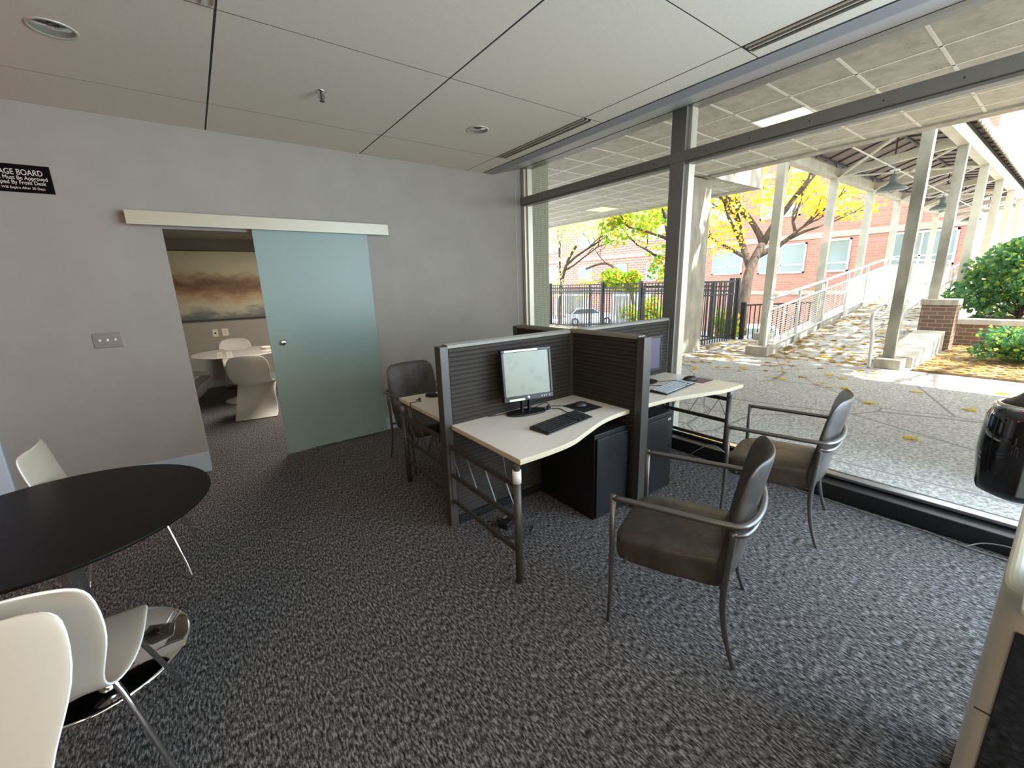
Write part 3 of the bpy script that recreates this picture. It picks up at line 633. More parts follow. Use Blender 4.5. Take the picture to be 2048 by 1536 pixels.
cable('black cable curling from the adapter to the keyboard', [(1.945, 2.165, z), (1.99, 2.12, z), (1.97, 2.03, z), (1.965, 1.968, z + 0.005)])
cable('thin black mouse cable running back toward the monitor', [(2.09, 2.095, z + 0.004), (2.06, 2.155, z), (1.99, 2.215, z), (1.93, 2.225, z), (1.90, 2.24, z)])
cable('black power cable running left behind the monitor stand', [(1.74, 2.30, z), (1.66, 2.30, z), (1.57, 2.30, z), (1.50, 2.325, z)], 0.0035)
cable('thin black cable running across the window side desk', [(2.95, 2.24, z), (3.12, 2.16, z), (3.28, 2.10, z), (3.40, 2.01, z + 0.008)], 0.0025)
cable('thin black keyboard cable on the window side desk', [(2.86, 2.15, z), (3.0, 2.12, z), (3.08, 2.05, z), (3.11, 2.005, z + 0.006)], 0.0025)
cable('black cable drooping over the edge of the rear desk', [(1.300, 3.02, z + 0.006), (1.26, 3.02, z), (1.228, 3.01, 0.735), (1.224, 2.97, 0.66), (1.222, 2.90, 0.62), (1.225, 2.84, 0.63)], 0.0025)
# second monitor behind the front screen
m2 = thing('monitor', 'dim violet monitor mostly hidden behind the partition end post', 'monitor', (3.10, 2.20, DZ), R(-4))
MB().prism(oval(0.12, 0.08), 0, 0.012).build('stand_base', 'black', m2)
box(-0.025, 0.025, 0.012, 0.032, 0.01, 0.16).build('stand_neck', 'black', m2)
MB().bx(-0.19, 0.19, -0.012, 0.012, 0.10, 0.118).bx(-0.19, 0.19, -0.012, 0.012, 0.390, 0.408).bx(-0.19, -0.175, -0.012, 0.012, 0.118, 0.39).bx(0.175, 0.19, -0.012, 0.012, 0.118, 0.39).build('bezel', 'black', m2, bevel=0.002)
box(-0.175, 0.175, -0.006, -0.002, 0.118, 0.39).build('screen', 'screenpurple', m2)
box(-0.185, 0.185, 0.012, 0.03, 0.105, 0.40).build('rear_case', 'black', m2)

# ================================================================== black metal computer cabinets under the desks
def pc_cabinet(label, loc, w_=0.40, dp=0.55, h=0.625, lockz=0.36):
    t = thing('computer_cabinet', label, 'cabinet', loc)
    box(0, w_, 0.018, dp, 0, h).build('body', 'cabinet', t, bevel=0.003)
    dr_ = box(0.01, w_ - 0.01, 0, 0.017, 0.015, h - 0.03).build('door', 'cabinet', t, bevel=0.002)
    sl = MB()
    for r_ in range(5):
        for c_ in range(9):
            x = 0.06 + c_ * 0.026 + (r_ % 2) * 0.012; sl.add([(x, -0.0008, h - 0.10 - r_ * 0.024), (x + 0.012, -0.0008, h - 0.10 - r_ * 0.024), (x + 0.018, -0.0008, h - 0.085 - r_ * 0.024), (x + 0.006, -0.0008, h - 0.085 - r_ * 0.024)], [(0, 1, 2, 3)])
    sl.build('vent_slots', mat('vent void', (0.0015, 0.0015, 0.0015), 0.9), dr_)
    MB().lathe([(0, -0.006), (0.009, -0.006), (0.009, 0.0)], (w_ - 0.055, 0, lockz), 14, 'y').build('lock', 'steel', dr_)
    box(w_ - 0.08, w_ - 0.045, -0.002, 0, h - 0.058, h - 0.040).build('badge', 'steel', dr_)
    sv = MB()
    for r_ in range(4):
        for c_ in range(7): sv.bx(w_ - 0.0002, w_ + 0.0006, 0.10 + c_ * 0.022, 0.108 + c_ * 0.022, 0.12 + r_ * 0.02, 0.132 + r_ * 0.02)
    sv.build('side_vents', 'ppost', t)
    return t
pc_cabinet('black metal computer cabinet under the front desk', (1.985, 1.765, 0), 0.375, 0.56)
pc_cabinet('black metal computer cabinet right of the partition end post', (2.475, 1.745, 0), 0.37, 0.56)

# ================================================================== leather armchairs
def make_armchair(label):
    t = thing('armchair', label, 'chair')
    # seat cushion
    s = MB(); nx, ny = 10, 10; vs_ = []
    def sp(t_, p=3.0): return math.copysign(abs(t_) ** (1 / 1.0), t_)
    k = 22
    outl = oval(0.25, 0.25, 40, 7)
    lay = [(0.90, 0.328), (0.985, 0.334), (1.0, 0.352), (1.0, 0.43), (0.985, 0.448), (0.93, 0.460), (0.6, 0.468), (0.25, 0.465)]
    for q, z in lay:
        for x, y in outl: vs_.append((x * q * (1 - 0.06 * (-y / 0.25 > 0.2)), y * q + 0.025, z - (0.018 * max(0, (y / 0.25)) ** 2 if z > 0.43 else 0) + (0.012 * max(0, -y / 0.25) if z > 0.43 else 0)))
    n_ = 40; fs = [(i * n_ + j, i * n_ + (j + 1) % n_, (i + 1) * n_ + (j + 1) % n_, (i + 1) * n_ + j) for i in range(len(lay) - 1) for j in range(n_)]
    fs += [tuple(range(n_ - 1, -1, -1)), tuple((len(lay) - 1) * n_ + j for j in range(n_))]
    s.add(vs_, fs).build('seat', 'leather', t, smooth=True)
    # backrest: padded shell bowed backwards
    b = MB(); nu, nv = 16, 14; front = []; back = []
    for i in range(nv + 1):
        v_ = i / nv; z = 0.36 + v_ * 0.55
        for j in range(nu + 1):
            u = -1 + 2 * j / nu; hw = 0.225 + 0.020 * math.sin(v_ * PI) + 0.018 * v_
            # rounded corners at the top
            zz = z - (0.055 * max(0, abs(u) - 0.72) ** 2 / 0.078 if v_ > 0.8 else 0) * (v_ - 0.8) / 0.2
            y = -0.185 - 0.070 * v_ ** 1.3 - 0.078 * (1 - u * u) * (0.45 + 0.55 * v_)
            th = (0.060 * (1 - v_) + 0.022) * (0.55 + 0.45 * (1 - abs(u) ** 4)) * (0.6 if v_ in (0, 1) else 1)
            front.append((u * hw, y + th / 2, zz)); back.append((u * hw, y - th / 2, zz))
    W = nu + 1; T = W * (nv + 1); fs = []
    for i in range(nv):
        for j in range(nu):
            a = i * W + j; fs.append((a + 1, a, a + W, a + W + 1)); fs.append((T + a, T + a + 1, T + a + W + 1, T + a + W))
    for j in range(nu): fs.append((j, j + 1, T + j + 1, T + j)); a = nv * W + j; fs.append((a + 1, a, T + a, T + a + 1))
    for i in range(nv): a = i * W; fs.append((a + W, a, T + a, T + a + W)); a += nu; fs.append((a, a + W, T + a + W, T + a))
    b.add(front + back, fs).build('backrest', 'leather', t, smooth=True, sub=1)
    # tubes: front legs with arms running back into one loop behind the backrest
    loop = smoothpath([(0.295, 0.26, 0.672), (0.297, 0.0, 0.672), (0.293, -0.19, 0.672), (0.268, -0.262, 0.672), (0.15, -0.305, 0.672), (0, -0.318, 0.672), (-0.15, -0.305, 0.672), (-0.268, -0.262, 0.672), (-0.293, -0.19, 0.672), (-0.297, 0.0, 0.672), (-0.295, 0.26, 0.672)], 5)
    MB().tube(loop, 0.0145, 12, flat=0.85).build('arm_loop', 'cframe', t, smooth=True)
    low = smoothpath([(0.268, -0.225, 0.622), (0.245, -0.265, 0.622), (0.145, -0.297, 0.622), (0, -0.308, 0.622), (-0.145, -0.297, 0.622), (-0.245, -0.265, 0.622), (-0.268, -0.225, 0.622)], 5)
    MB().tube(low, 0.012, 10).build('back_bar', 'cframe', t, smooth=True)
    for sx in (1, -1):
        MB().tube([(sx * 0.295, 0.26, 0.684), (sx * 0.295, 0.258, 0.45), (sx * 0.293, 0.26, 0.2), (sx * 0.29, 0.27, 0.0)], [0.0135, 0.013, 0.011, 0.0075], 10).build('leg', 'cframe', t, smooth=True)
        MB().tube(smoothpath([(sx * 0.268, -0.225, 0.632), (sx * 0.262, -0.215, 0.45), (sx * 0.262, -0.212, 0.28), (sx * 0.266, -0.235, 0.13), (sx * 0.275, -0.275, 0.0)], 5), [0.014] * 6 + [0.0135] * 5 + [0.012] * 5 + [0.010] * 4 + [0.008], 10, flat=0.8).build('leg', 'cframe', t, smooth=True)
    MB().tube([(-0.293, 0.20, 0.36), (0.293, 0.20, 0.36)], 0.009, 8).build('under_seat_bar', 'cframe', t)
    MB().tube([(-0.262, -0.2, 0.36), (0.262, -0.2, 0.36)], 0.009, 8).build('under_seat_bar', 'cframe', t)
    return t
ac = make_armchair('brown leather armchair on pewter legs in the foreground, facing the front desk')
ac.location = (1.738, 0.978, 0); ac.rotation_euler = (0, 0, R(21))
dup(ac, (3.005, 1.045, 0), R(12.5), 'brown leather armchair on pewter legs beside the window, at the window side desk')
dup(ac, (1.60, 3.55, 0), R(184), 'dark leather armchair behind the rear desk, next to the frosted glass door')

# ================================================================== round black table and white chairs
rt_ = thing('round_table', 'round black topped table on a polished chrome pedestal', 'table', (-0.605, 2.40, 0))
MB().lathe([(0.0, 0.712), (0.50, 0.712), (0.528, 0.722), (0.532, 0.730), (0.530, 0.735), (0.0, 0.737)], n=96).build('tabletop', 'table', rt_)
MB().lathe([(0.0, 0.0), (0.335, 0.0), (0.338, 0.006), (0.325, 0.014), (0.20, 0.022), (0.08, 0.035), (0.045, 0.06), (0.040, 0.10), (0.0, 0.10)], n=64).build('base', 'chrome', rt_, smooth=True)
MB().lathe([(0.040, 0.08), (0.038, 0.40), (0.038, 0.69), (0.12, 0.70), (0.12, 0.712), (0, 0.712)], n=40).build('column', 'chrome', rt_, smooth=True)
def make_shellchair(label, mt='shell'):
    t = thing('dining_chair', label, 'chair')
    pr = [(0.232, 0.425, 0.175, 0.0), (0.225, 0.433, 0.205, 0.0), (0.20, 0.442, 0.213, 0.0), (0.10, 0.450, 0.215, 0.0), (0.0, 0.448, 0.215, 0.002), (-0.10, 0.447, 0.20, 0.006), (-0.165, 0.452, 0.175, 0.008), (-0.20, 0.472, 0.155, 0.01), (-0.218, 0.51, 0.15, 0.012),
          (-0.230, 0.57, 0.165, 0.02), (-0.246, 0.65, 0.190, 0.03), (-0.264, 0.73, 0.205, 0.035), (-0.282, 0.83, 0.203, 0.035), (-0.290, 0.868, 0.190, 0.033), (-0.293, 0.884, 0.165, 0.030), (-0.294, 0.888, 0.12, 0.02)]
    sh = shell(pr, 16); so_ = sh.build('seat_shell', [mt, 'shellhighlight'], t, smooth=True, solid=0.011, sub=1); so_.modifiers['solid'].material_offset_rim = 1; so_.modifiers['solid'].use_rim = True
    for sx in (1, -1):
        for sy in (1, -1):
            MB().tube(smoothpath([(sx * 0.04, sy * 0.05, 0.430), (sx * 0.125, sy * 0.115, 0.428), (sx * 0.150, sy * 0.135, 0.405), (sx * 0.205, sy * 0.185, 0.20), (sx * 0.25, sy * 0.225, 0.0)], 5), 0.0092, 10).build('leg', 'chrome', t, smooth=True)
    MB().lathe([(0.0, 0.425), (0.07, 0.425), (0.07, 0.440), (0, 0.440)], n=24).build('hub', 'black', t)
    return t
sc = make_shellchair('white moulded chair with chrome legs facing the round black table, in the left foreground')
sc.location = (-0.545, 1.785, 0); sc.rotation_euler = (0, 0, R(0))
dup(sc, (-0.668, 1.135, 0), R(163), 'nearest white moulded chair in the bottom left corner, its back to the other')
dup(sc, (-0.475, 3.095, 0), R(-92), 'white moulded chair on the far side of the round black table by the wall')

# ================================================================== appliances at the right edge
pr_ = thing('office_printer', 'putty coloured floor standing printer with a black front at the lower right edge', 'printer', (1.30, -0.32, 0))
b = MB(); b.prism(oval(0.32, 0.32, 64, 14), 0.0, 0.955); b.v = [(x + 0.32, y, z) for x, y, z in b.v]
b.build('housing', 'printer', pr_, bevel=0.02, seg=4)
box(-0.004, 0.004, -0.285, 0.285, 0.30, 0.86).build('front_panel', 'blackgloss', pr_, bevel=0.003)
box(-0.002, 0.0, 0.285, 0.31, 0.63, 0.633).build('seam', 'ppost', pr_)
gl_ = box(-0.145, 0.13, -0.05, 0.285, 0.998, 1.006).build('touch_screen', 'blackgloss', pr_, bevel=0.003)
box(0.02, 0.13, -0.04, 0.27, 0.95, 0.986).build('screen_arm', 'printer', pr_)
box(-0.150, 0.135, -0.055, 0.290, 0.985, 0.999).build('screen_bezel', 'printer', pr_, bevel=0.004)
# glossy black appliance head on a stand just outside the right edge
kc = thing('coffee_brewer', 'glossy black rounded appliance head jutting in at the right edge, in front of the window', 'appliance', (2.56, 0.03, 0))
hd = MB().lathe([(0.0, 0.705), (0.07, 0.712), (0.115, 0.735), (0.122, 0.76), (0.134, 0.90), (0.128, 1.05), (0.112, 1.09), (0.100, 1.098)], n=48); hd.build('head', 'blackgloss', kc, smooth=True)
MB().lathe([(0.116, 1.080), (0.112, 1.096), (0.102, 1.104), (0.096, 1.098)], n=48).build('rim', 'chrome', kc, smooth=True)
MB().lathe([(0.098, 1.098), (0.06, 1.125), (0.03, 1.160), (0.0, 1.17)], n=40).build('lid', 'ppost', kc, smooth=True)
MB().bx(-0.02, 0.06, -0.42, -0.10, 0.735, 0.760).build('arm', 'black', kc, bevel=0.004)
MB().bx(-0.10, 0.12, -0.62, -0.42, 0.0, 1.13).build('stand', 'black', kc, bevel=0.01)
MB().bx(-0.085, 0.10, -0.60, -0.06, 1.172, 1.20).build('top_cover', 'cframe', kc, bevel=0.004)
cable('thin grey cable lying along the foot of the window sill cover', [(3.50, 1.30, 0.006), (3.515, 1.0, 0.005), (3.49, 0.62, 0.005), (3.50, 0.35, 0.006), (3.46, 0.15, 0.008), (3.47, -0.1, 0.006), (3.44, -0.5, 0.006)], 0.004, 'greycable')
cable('grey cable rising in front of the sill cover near the printer', [(3.46, 0.17, 0.008), (3.50, 0.10, 0.05), (3.50, -0.02, 0.075), (3.50, -0.2, 0.06), (3.49, -0.4, 0.012)], 0.004, 'greycable')
cable('pale grey cable looping from the window side desk to the floor', [(3.45, 1.95, 0.012), (3.40, 1.83, 0.13), (3.42, 1.72, 0.20), (3.45, 1.60, 0.14), (3.46, 1.5, 0.012), (3.46, 1.38, 0.006)], 0.004, 'greycable')
cable('tangled black cable on the floor under the front desk', [(1.42, 2.20, 0.006), (1.34, 2.05, 0.006), (1.44, 1.95, 0.007), (1.55, 2.06, 0.006), (1.45, 2.14, 0.012), (1.38, 2.02, 0.012), (1.50, 1.92, 0.006), (1.62, 2.0, 0.006)], 0.004)
cable('grey cable hanging below the front desk', [(1.55, 2.28, 0.55), (1.52, 2.18, 0.45), (1.45, 2.05, 0.40), (1.40, 1.9, 0.50), (1.41, 1.8, 0.62), (1.43, 1.75, 0.695)], 0.003, 'greycable')
ps = thing('power_supply', 'small black power block on the floor under the front desk', 'power supply', (1.50, 2.12, 0), R(20))
box(-0.07, 0.07, -0.035, 0.035, 0, 0.045).build('block', 'black', ps, bevel=0.006)
box(-0.02, 0.02, 0.02, 0.036, 0.046, 0.048).build('sticker', 'greycable', ps)
#EXTERIOR

# ================================================================== OUTSIDE
G = 0.06
struct(box(3.80, 13.0, -16, 5.35, -0.3, G).build('patio', 'paving'), 'exposed aggregate paving outside the window')
struct(MB().prism([(3.80, 5.35), (11.2, 5.35), (11.2, 16), (3.80, 16)], -0.3, G - 0.01).build('patio_side', 'paving'))
struct(box(11.2, 70, -20, 60, -2.35, -2.10).build('parking_ground', 'asphalt'))
struct(MB().prism_y([(11.05, 0.0), (13.5, -0.75), (14.8, -2.1), (11.05, -2.1)], 5.4, 20).build('bank', 'mulch'))
# leaf bed
struct(MB().prism([(9.1, 1.45), (9.0, -16), (13.2, -16), (13.2, 1.45)], G, G + 0.035).build('planting_bed', 'mulch'))
# soffit over the patio
SZ = 3.585
so = MB().bx(3.80, 8.50, -16, 4.80, SZ, SZ + 0.12).bx(3.80, 10.55, 4.80, 14.5, SZ, SZ + 0.12)
struct(so.build('ceiling_soffit', 'soffit'), 'weathered tiled soffit over the patio')
gb = MB(); k = 0
x = 3.92
while x < 10.5:
    gb.bx(x - 0.013, x + 0.013, -16 if x < 8.5 else 4.8, 14.5, SZ - 0.006, SZ + 0.002); x += 0.61
y = 2.36 - 0.61 * 30
while y < 14.5:
    gb.bx(3.82, 8.5 if y < 4.8 else 10.5, y - 0.013, y + 0.013, SZ - 0.006, SZ + 0.002); y += 0.61
struct(gb.build('trim_soffit_grid', 'tbar'))
struct(MB().bx(8.50, 8.72, -16, 4.80, SZ - 0.03, SZ + 0.5).bx(8.50, 10.78, 4.78, 4.90, SZ - 0.03, SZ + 0.5).bx(10.55, 10.78, 4.90, 14.5, SZ - 0.03, SZ + 0.5).build('trim_fascia', 'conc'))
struct(box(3.8, 8.7, -16, 14.5, SZ + 0.5, SZ + 0.6).build('roof_slab', 'conc'))
def tile_light(x, y, m_, label, wd=0.585):
    t = thing('soffit_light', label, 'ceiling light', (x, y, SZ - 0.012))
    box(-wd / 2, wd / 2, -wd / 2, wd / 2, 0, 0.010).build('diffuser', m_, t)
    f = MB().bx(-wd / 2 - 0.02, wd / 2 + 0.02, -wd / 2 - 0.02, -wd / 2, -0.006, 0.011).bx(-wd / 2 - 0.02, wd / 2 + 0.02, wd / 2, wd / 2 + 0.02, -0.006, 0.011)
    f.bx(-wd / 2 - 0.02, -wd / 2, -wd / 2, wd / 2, -0.006, 0.011).bx(wd / 2, wd / 2 + 0.02, -wd / 2, wd / 2, -0.006, 0.011).build('light_frame', 'tbar', t)
tile_light(6.50, 2.665, 'sofflamp', 'square lit fluorescent panel in the outdoor soffit, above the transom')
tile_light(9.57, 8.45, 'sofflampdim', 'dim yellowish square light panel in the far soffit')
# columns
tag(box(3.86, 4.245, 4.75, 5.35, G, SZ).build('mosaic_column', 'mosaic'), 'square column clad in small olive mosaic tiles just outside the window corner', 'column')
tag(box(8.20, 8.89, 4.93, 5.34, G, SZ - 0.03).build('concrete_column', 'conc', bevel=0.012), 'board marked concrete column in the patio, right of the mullion', 'column')

# ---------------- covered walkway running away from the building
PX = [9.28 + 2.7 * k for k in range(7)]
YL, YR = 3.78, 1.79
def ground_at(x): return G + max(0, min(x, 16.6) - 9.15) * 0.112
ZLb, ZRb = 3.70, 3.88
names = ['first', 'second', 'third', 'fourth', 'fifth', 'sixth', 'farthest']
for i, x in enumerate(PX):
    zb = 0.24 if i == 0 else ground_at(x)
    tag(box(x - 0.075, x + 0.075, YL - 0.075, YL + 0.075, zb, ZLb).build('walkway_post', 'cream', bevel=0.005), 'cream square steel post, %s from the patio in the left row under the canopy' % names[i], 'post', 'walkway posts, left row')
    zb = 0.22 if i == 0 else (1.07 if i == 1 else ground_at(x))
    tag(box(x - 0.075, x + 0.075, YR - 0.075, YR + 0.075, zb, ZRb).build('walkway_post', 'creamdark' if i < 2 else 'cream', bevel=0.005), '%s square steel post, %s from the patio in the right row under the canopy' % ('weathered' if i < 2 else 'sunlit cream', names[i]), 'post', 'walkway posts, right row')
cn = thing('walkway_canopy', 'cream steel framed canopy with grey canvas roof over the ramp', 'canopy', (0, 0, 0))
XE = PX[-1] + 0.3
MB().bx(PX[0] - 0.08, XE, YL - 0.08, YL + 0.08, ZLb, ZLb + 0.19).build('edge_beam', 'cream', cn, bevel=0.004)
MB().bx(PX[0] - 0.08, XE, YR - 0.08, YR + 0.08, ZRb, ZRb + 0.22).build('edge_beam', 'cream', cn, bevel=0.004)
for x in PX: MB().bar((x, YL - 0.08, ZLb + 0.085), (x, YR + 0.08, ZRb + 0.085), 0.11, 0.15).build('cross_beam', 'cream', cn)
for i in range(len(PX) - 1):
    a, b_ = PX[i], PX[i + 1]
    MB().bar((b_, YL - 0.08, ZLb + 0.02), (a, YR + 0.08, ZRb + 0.02), 0.045, 0.03).build('brace', 'cream', cn)
    if i % 2 == 1: MB().bar((a, YL - 0.08, ZLb + 0.02), (b_, YR + 0.08, ZRb + 0.02), 0.045, 0.03).build('brace', 'cream', cn)
def roofz(y): return 4.02 + (3.95 - y) * 0.34 if y > 2.78 else 4.418 - (2.78 - y) * 0.13
rib = MB(); x = PX[0] + 0.1
while x < XE:
    for (y0, y1) in ((3.86, 2.78), (2.78, 1.70)): rib.bar((x, y0, roofz(y0) - 0.02), (x, y1, roofz(y1) - 0.02), 0.030, 0.035)
    x += 0.54
for y in (3.80, 2.78, 1.78): rib.bx(PX[0], XE, y - 0.02, y + 0.02, roofz(y) - 0.05, roofz(y) - 0.015)
for x in PX:
    rib.tube([(x + 0.01, 2.78, 3.9), (x + 0.01, 2.78, roofz(2.78) - 0.03)], 0.015, 6).tube([(x, 3.75, 3.85), (x, 3.80, roofz(3.8) - 0.03)], 0.015, 6)
rib.build('purlins', 'darksteel', cn)
rf = MB()
rf.add([(PX[0] - 0.2, 3.98, roofz(3.98)), (XE, 3.98, roofz(3.98)), (XE, 2.78, roofz(2.78)), (PX[0] - 0.2, 2.78, roofz(2.78)), (PX[0] - 0.2, 1.58, roofz(1.58)), (XE, 1.58, roofz(1.58))], [(0, 1, 2, 3), (3, 2, 5, 4)])
rf.build('canvas_roof', 'canvas', cn, solid=0.01)
vl = MB(); x = PX[0] - 0.2
while x < XE - 0.3:   # scalloped valance along the right eave
    vl.add([(x, 1.57, roofz(1.58) + 0.02), (x + 0.3, 1.57, roofz(1.58) + 0.02), (x + 0.3, 1.57, roofz(1.58) - 0.10), (x + 0.22, 1.57, roofz(1.58) - 0.16), (x + 0.08, 1.57, roofz(1.58) - 0.16), (x, 1.57, roofz(1.58) - 0.10)], [(0, 1, 2, 3, 4, 5)]); x += 0.3
vl.build('valance', 'conc', cn, solid=0.02)
MB().tube([(PX[0], 2.78, 3.72), (XE, 2.78, 3.72)], 0.014, 6).build('conduit', 'cream', cn)
for (x, lab) in ((12.15, 'grey green barn lamp hanging under the canopy, nearest the patio'), (17.2, 'grey green barn lamp hanging under the canopy, second from the patio'), (22.3, 'small distant barn lamp under the canopy, third from the patio')):
    t = thing('pendant_lamp', lab, 'lamp', (x, 2.78, 3.30))
    MB().lathe([(0.255, 0.0), (0.245, 0.03), (0.19, 0.07), (0.12, 0.10), (0.075, 0.14), (0.06, 0.18), (0.06, 0.27), (0.045, 0.30), (0.0, 0.305)], n=32).build('shade', 'lampgreen', t, smooth=True, solid=0.006)
    MB().lathe([(0.0, 0.06), (0.10, 0.05), (0.235, 0.005), (0.10, 0.058), (0, 0.068)], n=32).build('inner_reflector', 'white', t)
    MB().tube([(0, 0, 0.30), (0, 0, 0.42)], 0.015, 8).build('stem', 'lampgreen', t)
    MB().lathe([(0.0, 0.375), (0.08, 0.38), (0.085, 0.395), (0, 0.40)], n=20).build('ceiling_rose', 'white', t)
    cg = MB()
    for a in range(4):
        ca, sa = math.cos(a * PI / 2 + 0.4), math.sin(a * PI / 2 + 0.4)
        cg.tube([(0.045 * ca, 0.045 * sa, 0.06), (0.055 * ca, 0.055 * sa, 0.0), (0.03 * ca, 0.03 * sa, -0.05), (0, 0, -0.06)], 0.005, 5)
    cg.build('wire_guard', 'lampgreen', t)
    MB().lathe([(0, -0.035), (0.025, -0.02), (0.03, 0.01), (0.02, 0.06), (0, 0.07)], n=16).build('bulb', 'ivory', t, smooth=True)

# post bases, ramp, kerbs
tag(box(9.02, 9.38, 1.58, 1.92, G, 0.22).build('concrete_block', 'conc', bevel=0.01), 'tan concrete block under the first right post of the walkway', 'concrete block')
tag(box(8.93, 9.42, 3.56, 3.98, G, 0.25).build('concrete_block', 'conc', bevel=0.01), 'tan concrete block under the first left post of the walkway', 'concrete block')
struct(MB().prism_y([(9.15, G), (16.6, G + 0.835), (36, G + 0.835), (36, -2.1), (9.15, -0.1)], 1.95, 3.62).build('ramp', 'paving'), 'paved ramp rising under the canopy')
tag(MB().prism_y([(9.38, G), (9.38, 0.24), (11.78, 0.46), (11.78, G)], 1.50, 1.95).build('kerb_wall', 'concpale', bevel=0.01), 'low sloping concrete wall between the right post block and the brick pier', 'low wall')
for k in range(5):
    x0 = 9.44 + k * 1.42
    tag(MB().prism_y([(x0, -0.1), (x0, ground_at(x0) + 0.13), (x0 + 1.40, ground_at(x0 + 1.4) + 0.13), (x0 + 1.40, -0.1)], 3.70, 3.95).build('kerb_stone', 'concpale', bevel=0.02), 'rough pale kerb stone along the left of the ramp, %s from the patio' % names[k], 'kerb stone', 'kerb stones')
tag(box(16.6, 36, 3.60, 4.0, -2.1, ground_at(20) + 0.10).build('ramp_wall', 'whitewall'), 'white retaining wall beyond the top of the ramp', 'wall')
# brick pier and planter
pr2 = thing('brick_pier', 'short brown brick pier with concrete cap carrying the second right post', 'pier', (12.02, 1.67, G))
box(-0.22, 0.22, -0.25, 0.25, 0, 0.90).build('brickwork', 'brickdark', pr2); box(-0.24, 0.24, -0.27, 0.27, 0.90, 1.01).build('cap_stone', 'conc', pr2, bevel=0.01)
pl2 = thing('planter_wall', 'low brown brick planter wall with concrete coping right of the pier', 'planter wall', (12.8, 0, G))
box(-0.12, 0.12, -8, 1.60, 0, 0.47).build('brickwork', 'brickdark', pl2); box(-0.14, 0.14, -8, 1.62, 0.47, 0.58).build('coping', 'concpale', pl2, bevel=0.01)
struct(box(12.92, 20, -8, 1.5, G, 0.56).build('planter_soil', 'mulch'))
# handrails
lr = thing('ramp_railing', 'pale metal railing with wire infill along the left side of the ramp', 'railing', (0, 0, 0))
YH = 3.66
xr = [9.05, 10.5, 12.0, 13.5, 15.0, 16.6, 18.5, 20.5, 22.5, 24.5, 26.5]
for i, x in enumerate(xr):
    zb = ground_at(x) if i else G
    MB().tube([(x, YH, zb), (x, YH, zb + 1.10)], 0.030, 10).build('rail_post', 'galv', lr)
def gz(x, h): return ground_at(x) + h
for h, r_ in ((1.12, 0.034), (0.90, 0.026), (0.14, 0.02)):
    MB().tube([(x, YH, gz(x, h)) for x in xr], r_, 10).build('rail', 'galv', lr, smooth=True)
for i in range(len(xr) - 1):
    a, b_ = xr[i], xr[i + 1]; wm = MB()
    nw = 15 if i < 3 else 40
    for q in range(nw):
        h = 0.17 + q * (0.71 / nw); wm.bar((a + 0.03, YH, gz(a, h)), (b_ - 0.03, YH, gz(b_, h)), 0.006, 0.005 if i < 3 else 0.012)
    for q in range(1, 4):
        x = a + (b_ - a) * q / 4; wm.bar((x, YH, gz(x, 0.15)), (x, YH, gz(x, 0.9)), 0.012, 0.012, (1, 0, 0))
    wm.build('wire_infill', 'mesh', lr)
rr = thing('ramp_handrail', 'pale double pipe handrail along the right side of the ramp', 'handrail', (0, 0, 0))
YQ = 1.965
MB().tube(smoothpath([(8.96, YQ, G), (8.93, YQ, 0.35), (8.86, YQ, 0.66), (8.74, YQ, 0.78), (8.68, YQ, 0.90), (8.78, YQ, 1.01), (9.1, YQ, 1.05)], 5), 0.028, 10).build('end_loop', 'galv', rr, smooth=True)
MB().tube([(9.1, YQ, 1.05), (16.5, YQ, 1.90)], 0.026, 10).build('rail', 'galv', rr, smooth=True)
MB().tube([(8.86, YQ, 0.70), (16.5, YQ, 1.60)], 0.022, 10).build('rail', 'galv', rr, smooth=True)
for x in (10.4, 12.6, 14.8, 16.5): MB().tube([(x, YQ, ground_at(x)), (x, YQ, ground_at(x) + 1.06)], 0.024, 10).build('rail_post', 'galv', rr)
st = thing('stair_handrail', 'white curved stair handrail between the fence corner and the ramp', 'handrail', (0, 0, 0))
MB().tube(smoothpath([(11.9, 4.9, -0.8), (11.9, 4.85, 0.85), (11.7, 4.78, 1.02), (11.5, 4.72, 0.95), (11.42, 4.70, 0.70), (11.5, 4.7, 0.52), (11.9, 4.75, 0.50)], 6), 0.03, 8).build('rail', 'galv', st, smooth=True)
MB().tube([(11.6, 4.75, 0.98), (12.9, 4.3, 0.35), (13.8, 4.1, -0.3)], 0.028, 8).build('rail', 'galv', st)
MB().tube([(12.4, 4.45, -1.6), (12.4, 4.45, 0.6)], 0.025, 8).build('rail_post', 'galv', st)

# ---------------- black fences
def fence(label, p, q, zb, zt, posts, gap=0.115, rails=(0.0, 0.13, 0.24), thick=0.09, n_max=100):
    t = thing('steel_fence', label, 'fence', (0, 0, 0)); p = Vector((*p, 0)); q = Vector((*q, 0)); L_ = (q - p).length; d = (q - p) / L_
    for s_ in posts:
        c = p + d * s_ * L_; box(c.x - thick / 2, c.x + thick / 2, c.y - thick / 2, c.y + thick / 2, zb - 0.1, zt + 0.05).build('fence_post', 'fence', t)
    rl = MB()
    for h in rails: rl.bar((p.x, p.y, zt - 0.03 - h), (q.x, q.y, zt - 0.03 - h), 0.035, 0.035)
    rl.bar((p.x, p.y, zb + 0.12), (q.x, q.y, zb + 0.12), 0.035, 0.035); rl.build('fence_rails', 'fence', t)
    k = int(L_ / gap)
    for i in range(min(k, n_max)):
        c = p + d * (i + 0.5) * gap; box(c.x - 0.009, c.x + 0.009, c.y - 0.009, c.y + 0.009, zb, zt - 0.03).build('picket', 'fence', t)
    return t
fence('black steel picket fence along the left edge of the patio', (11.05, 5.40), (11.05, 16.0), -0.05, 1.55, (0.0, 0.26, 0.405, 0.65, 0.88), 0.115)
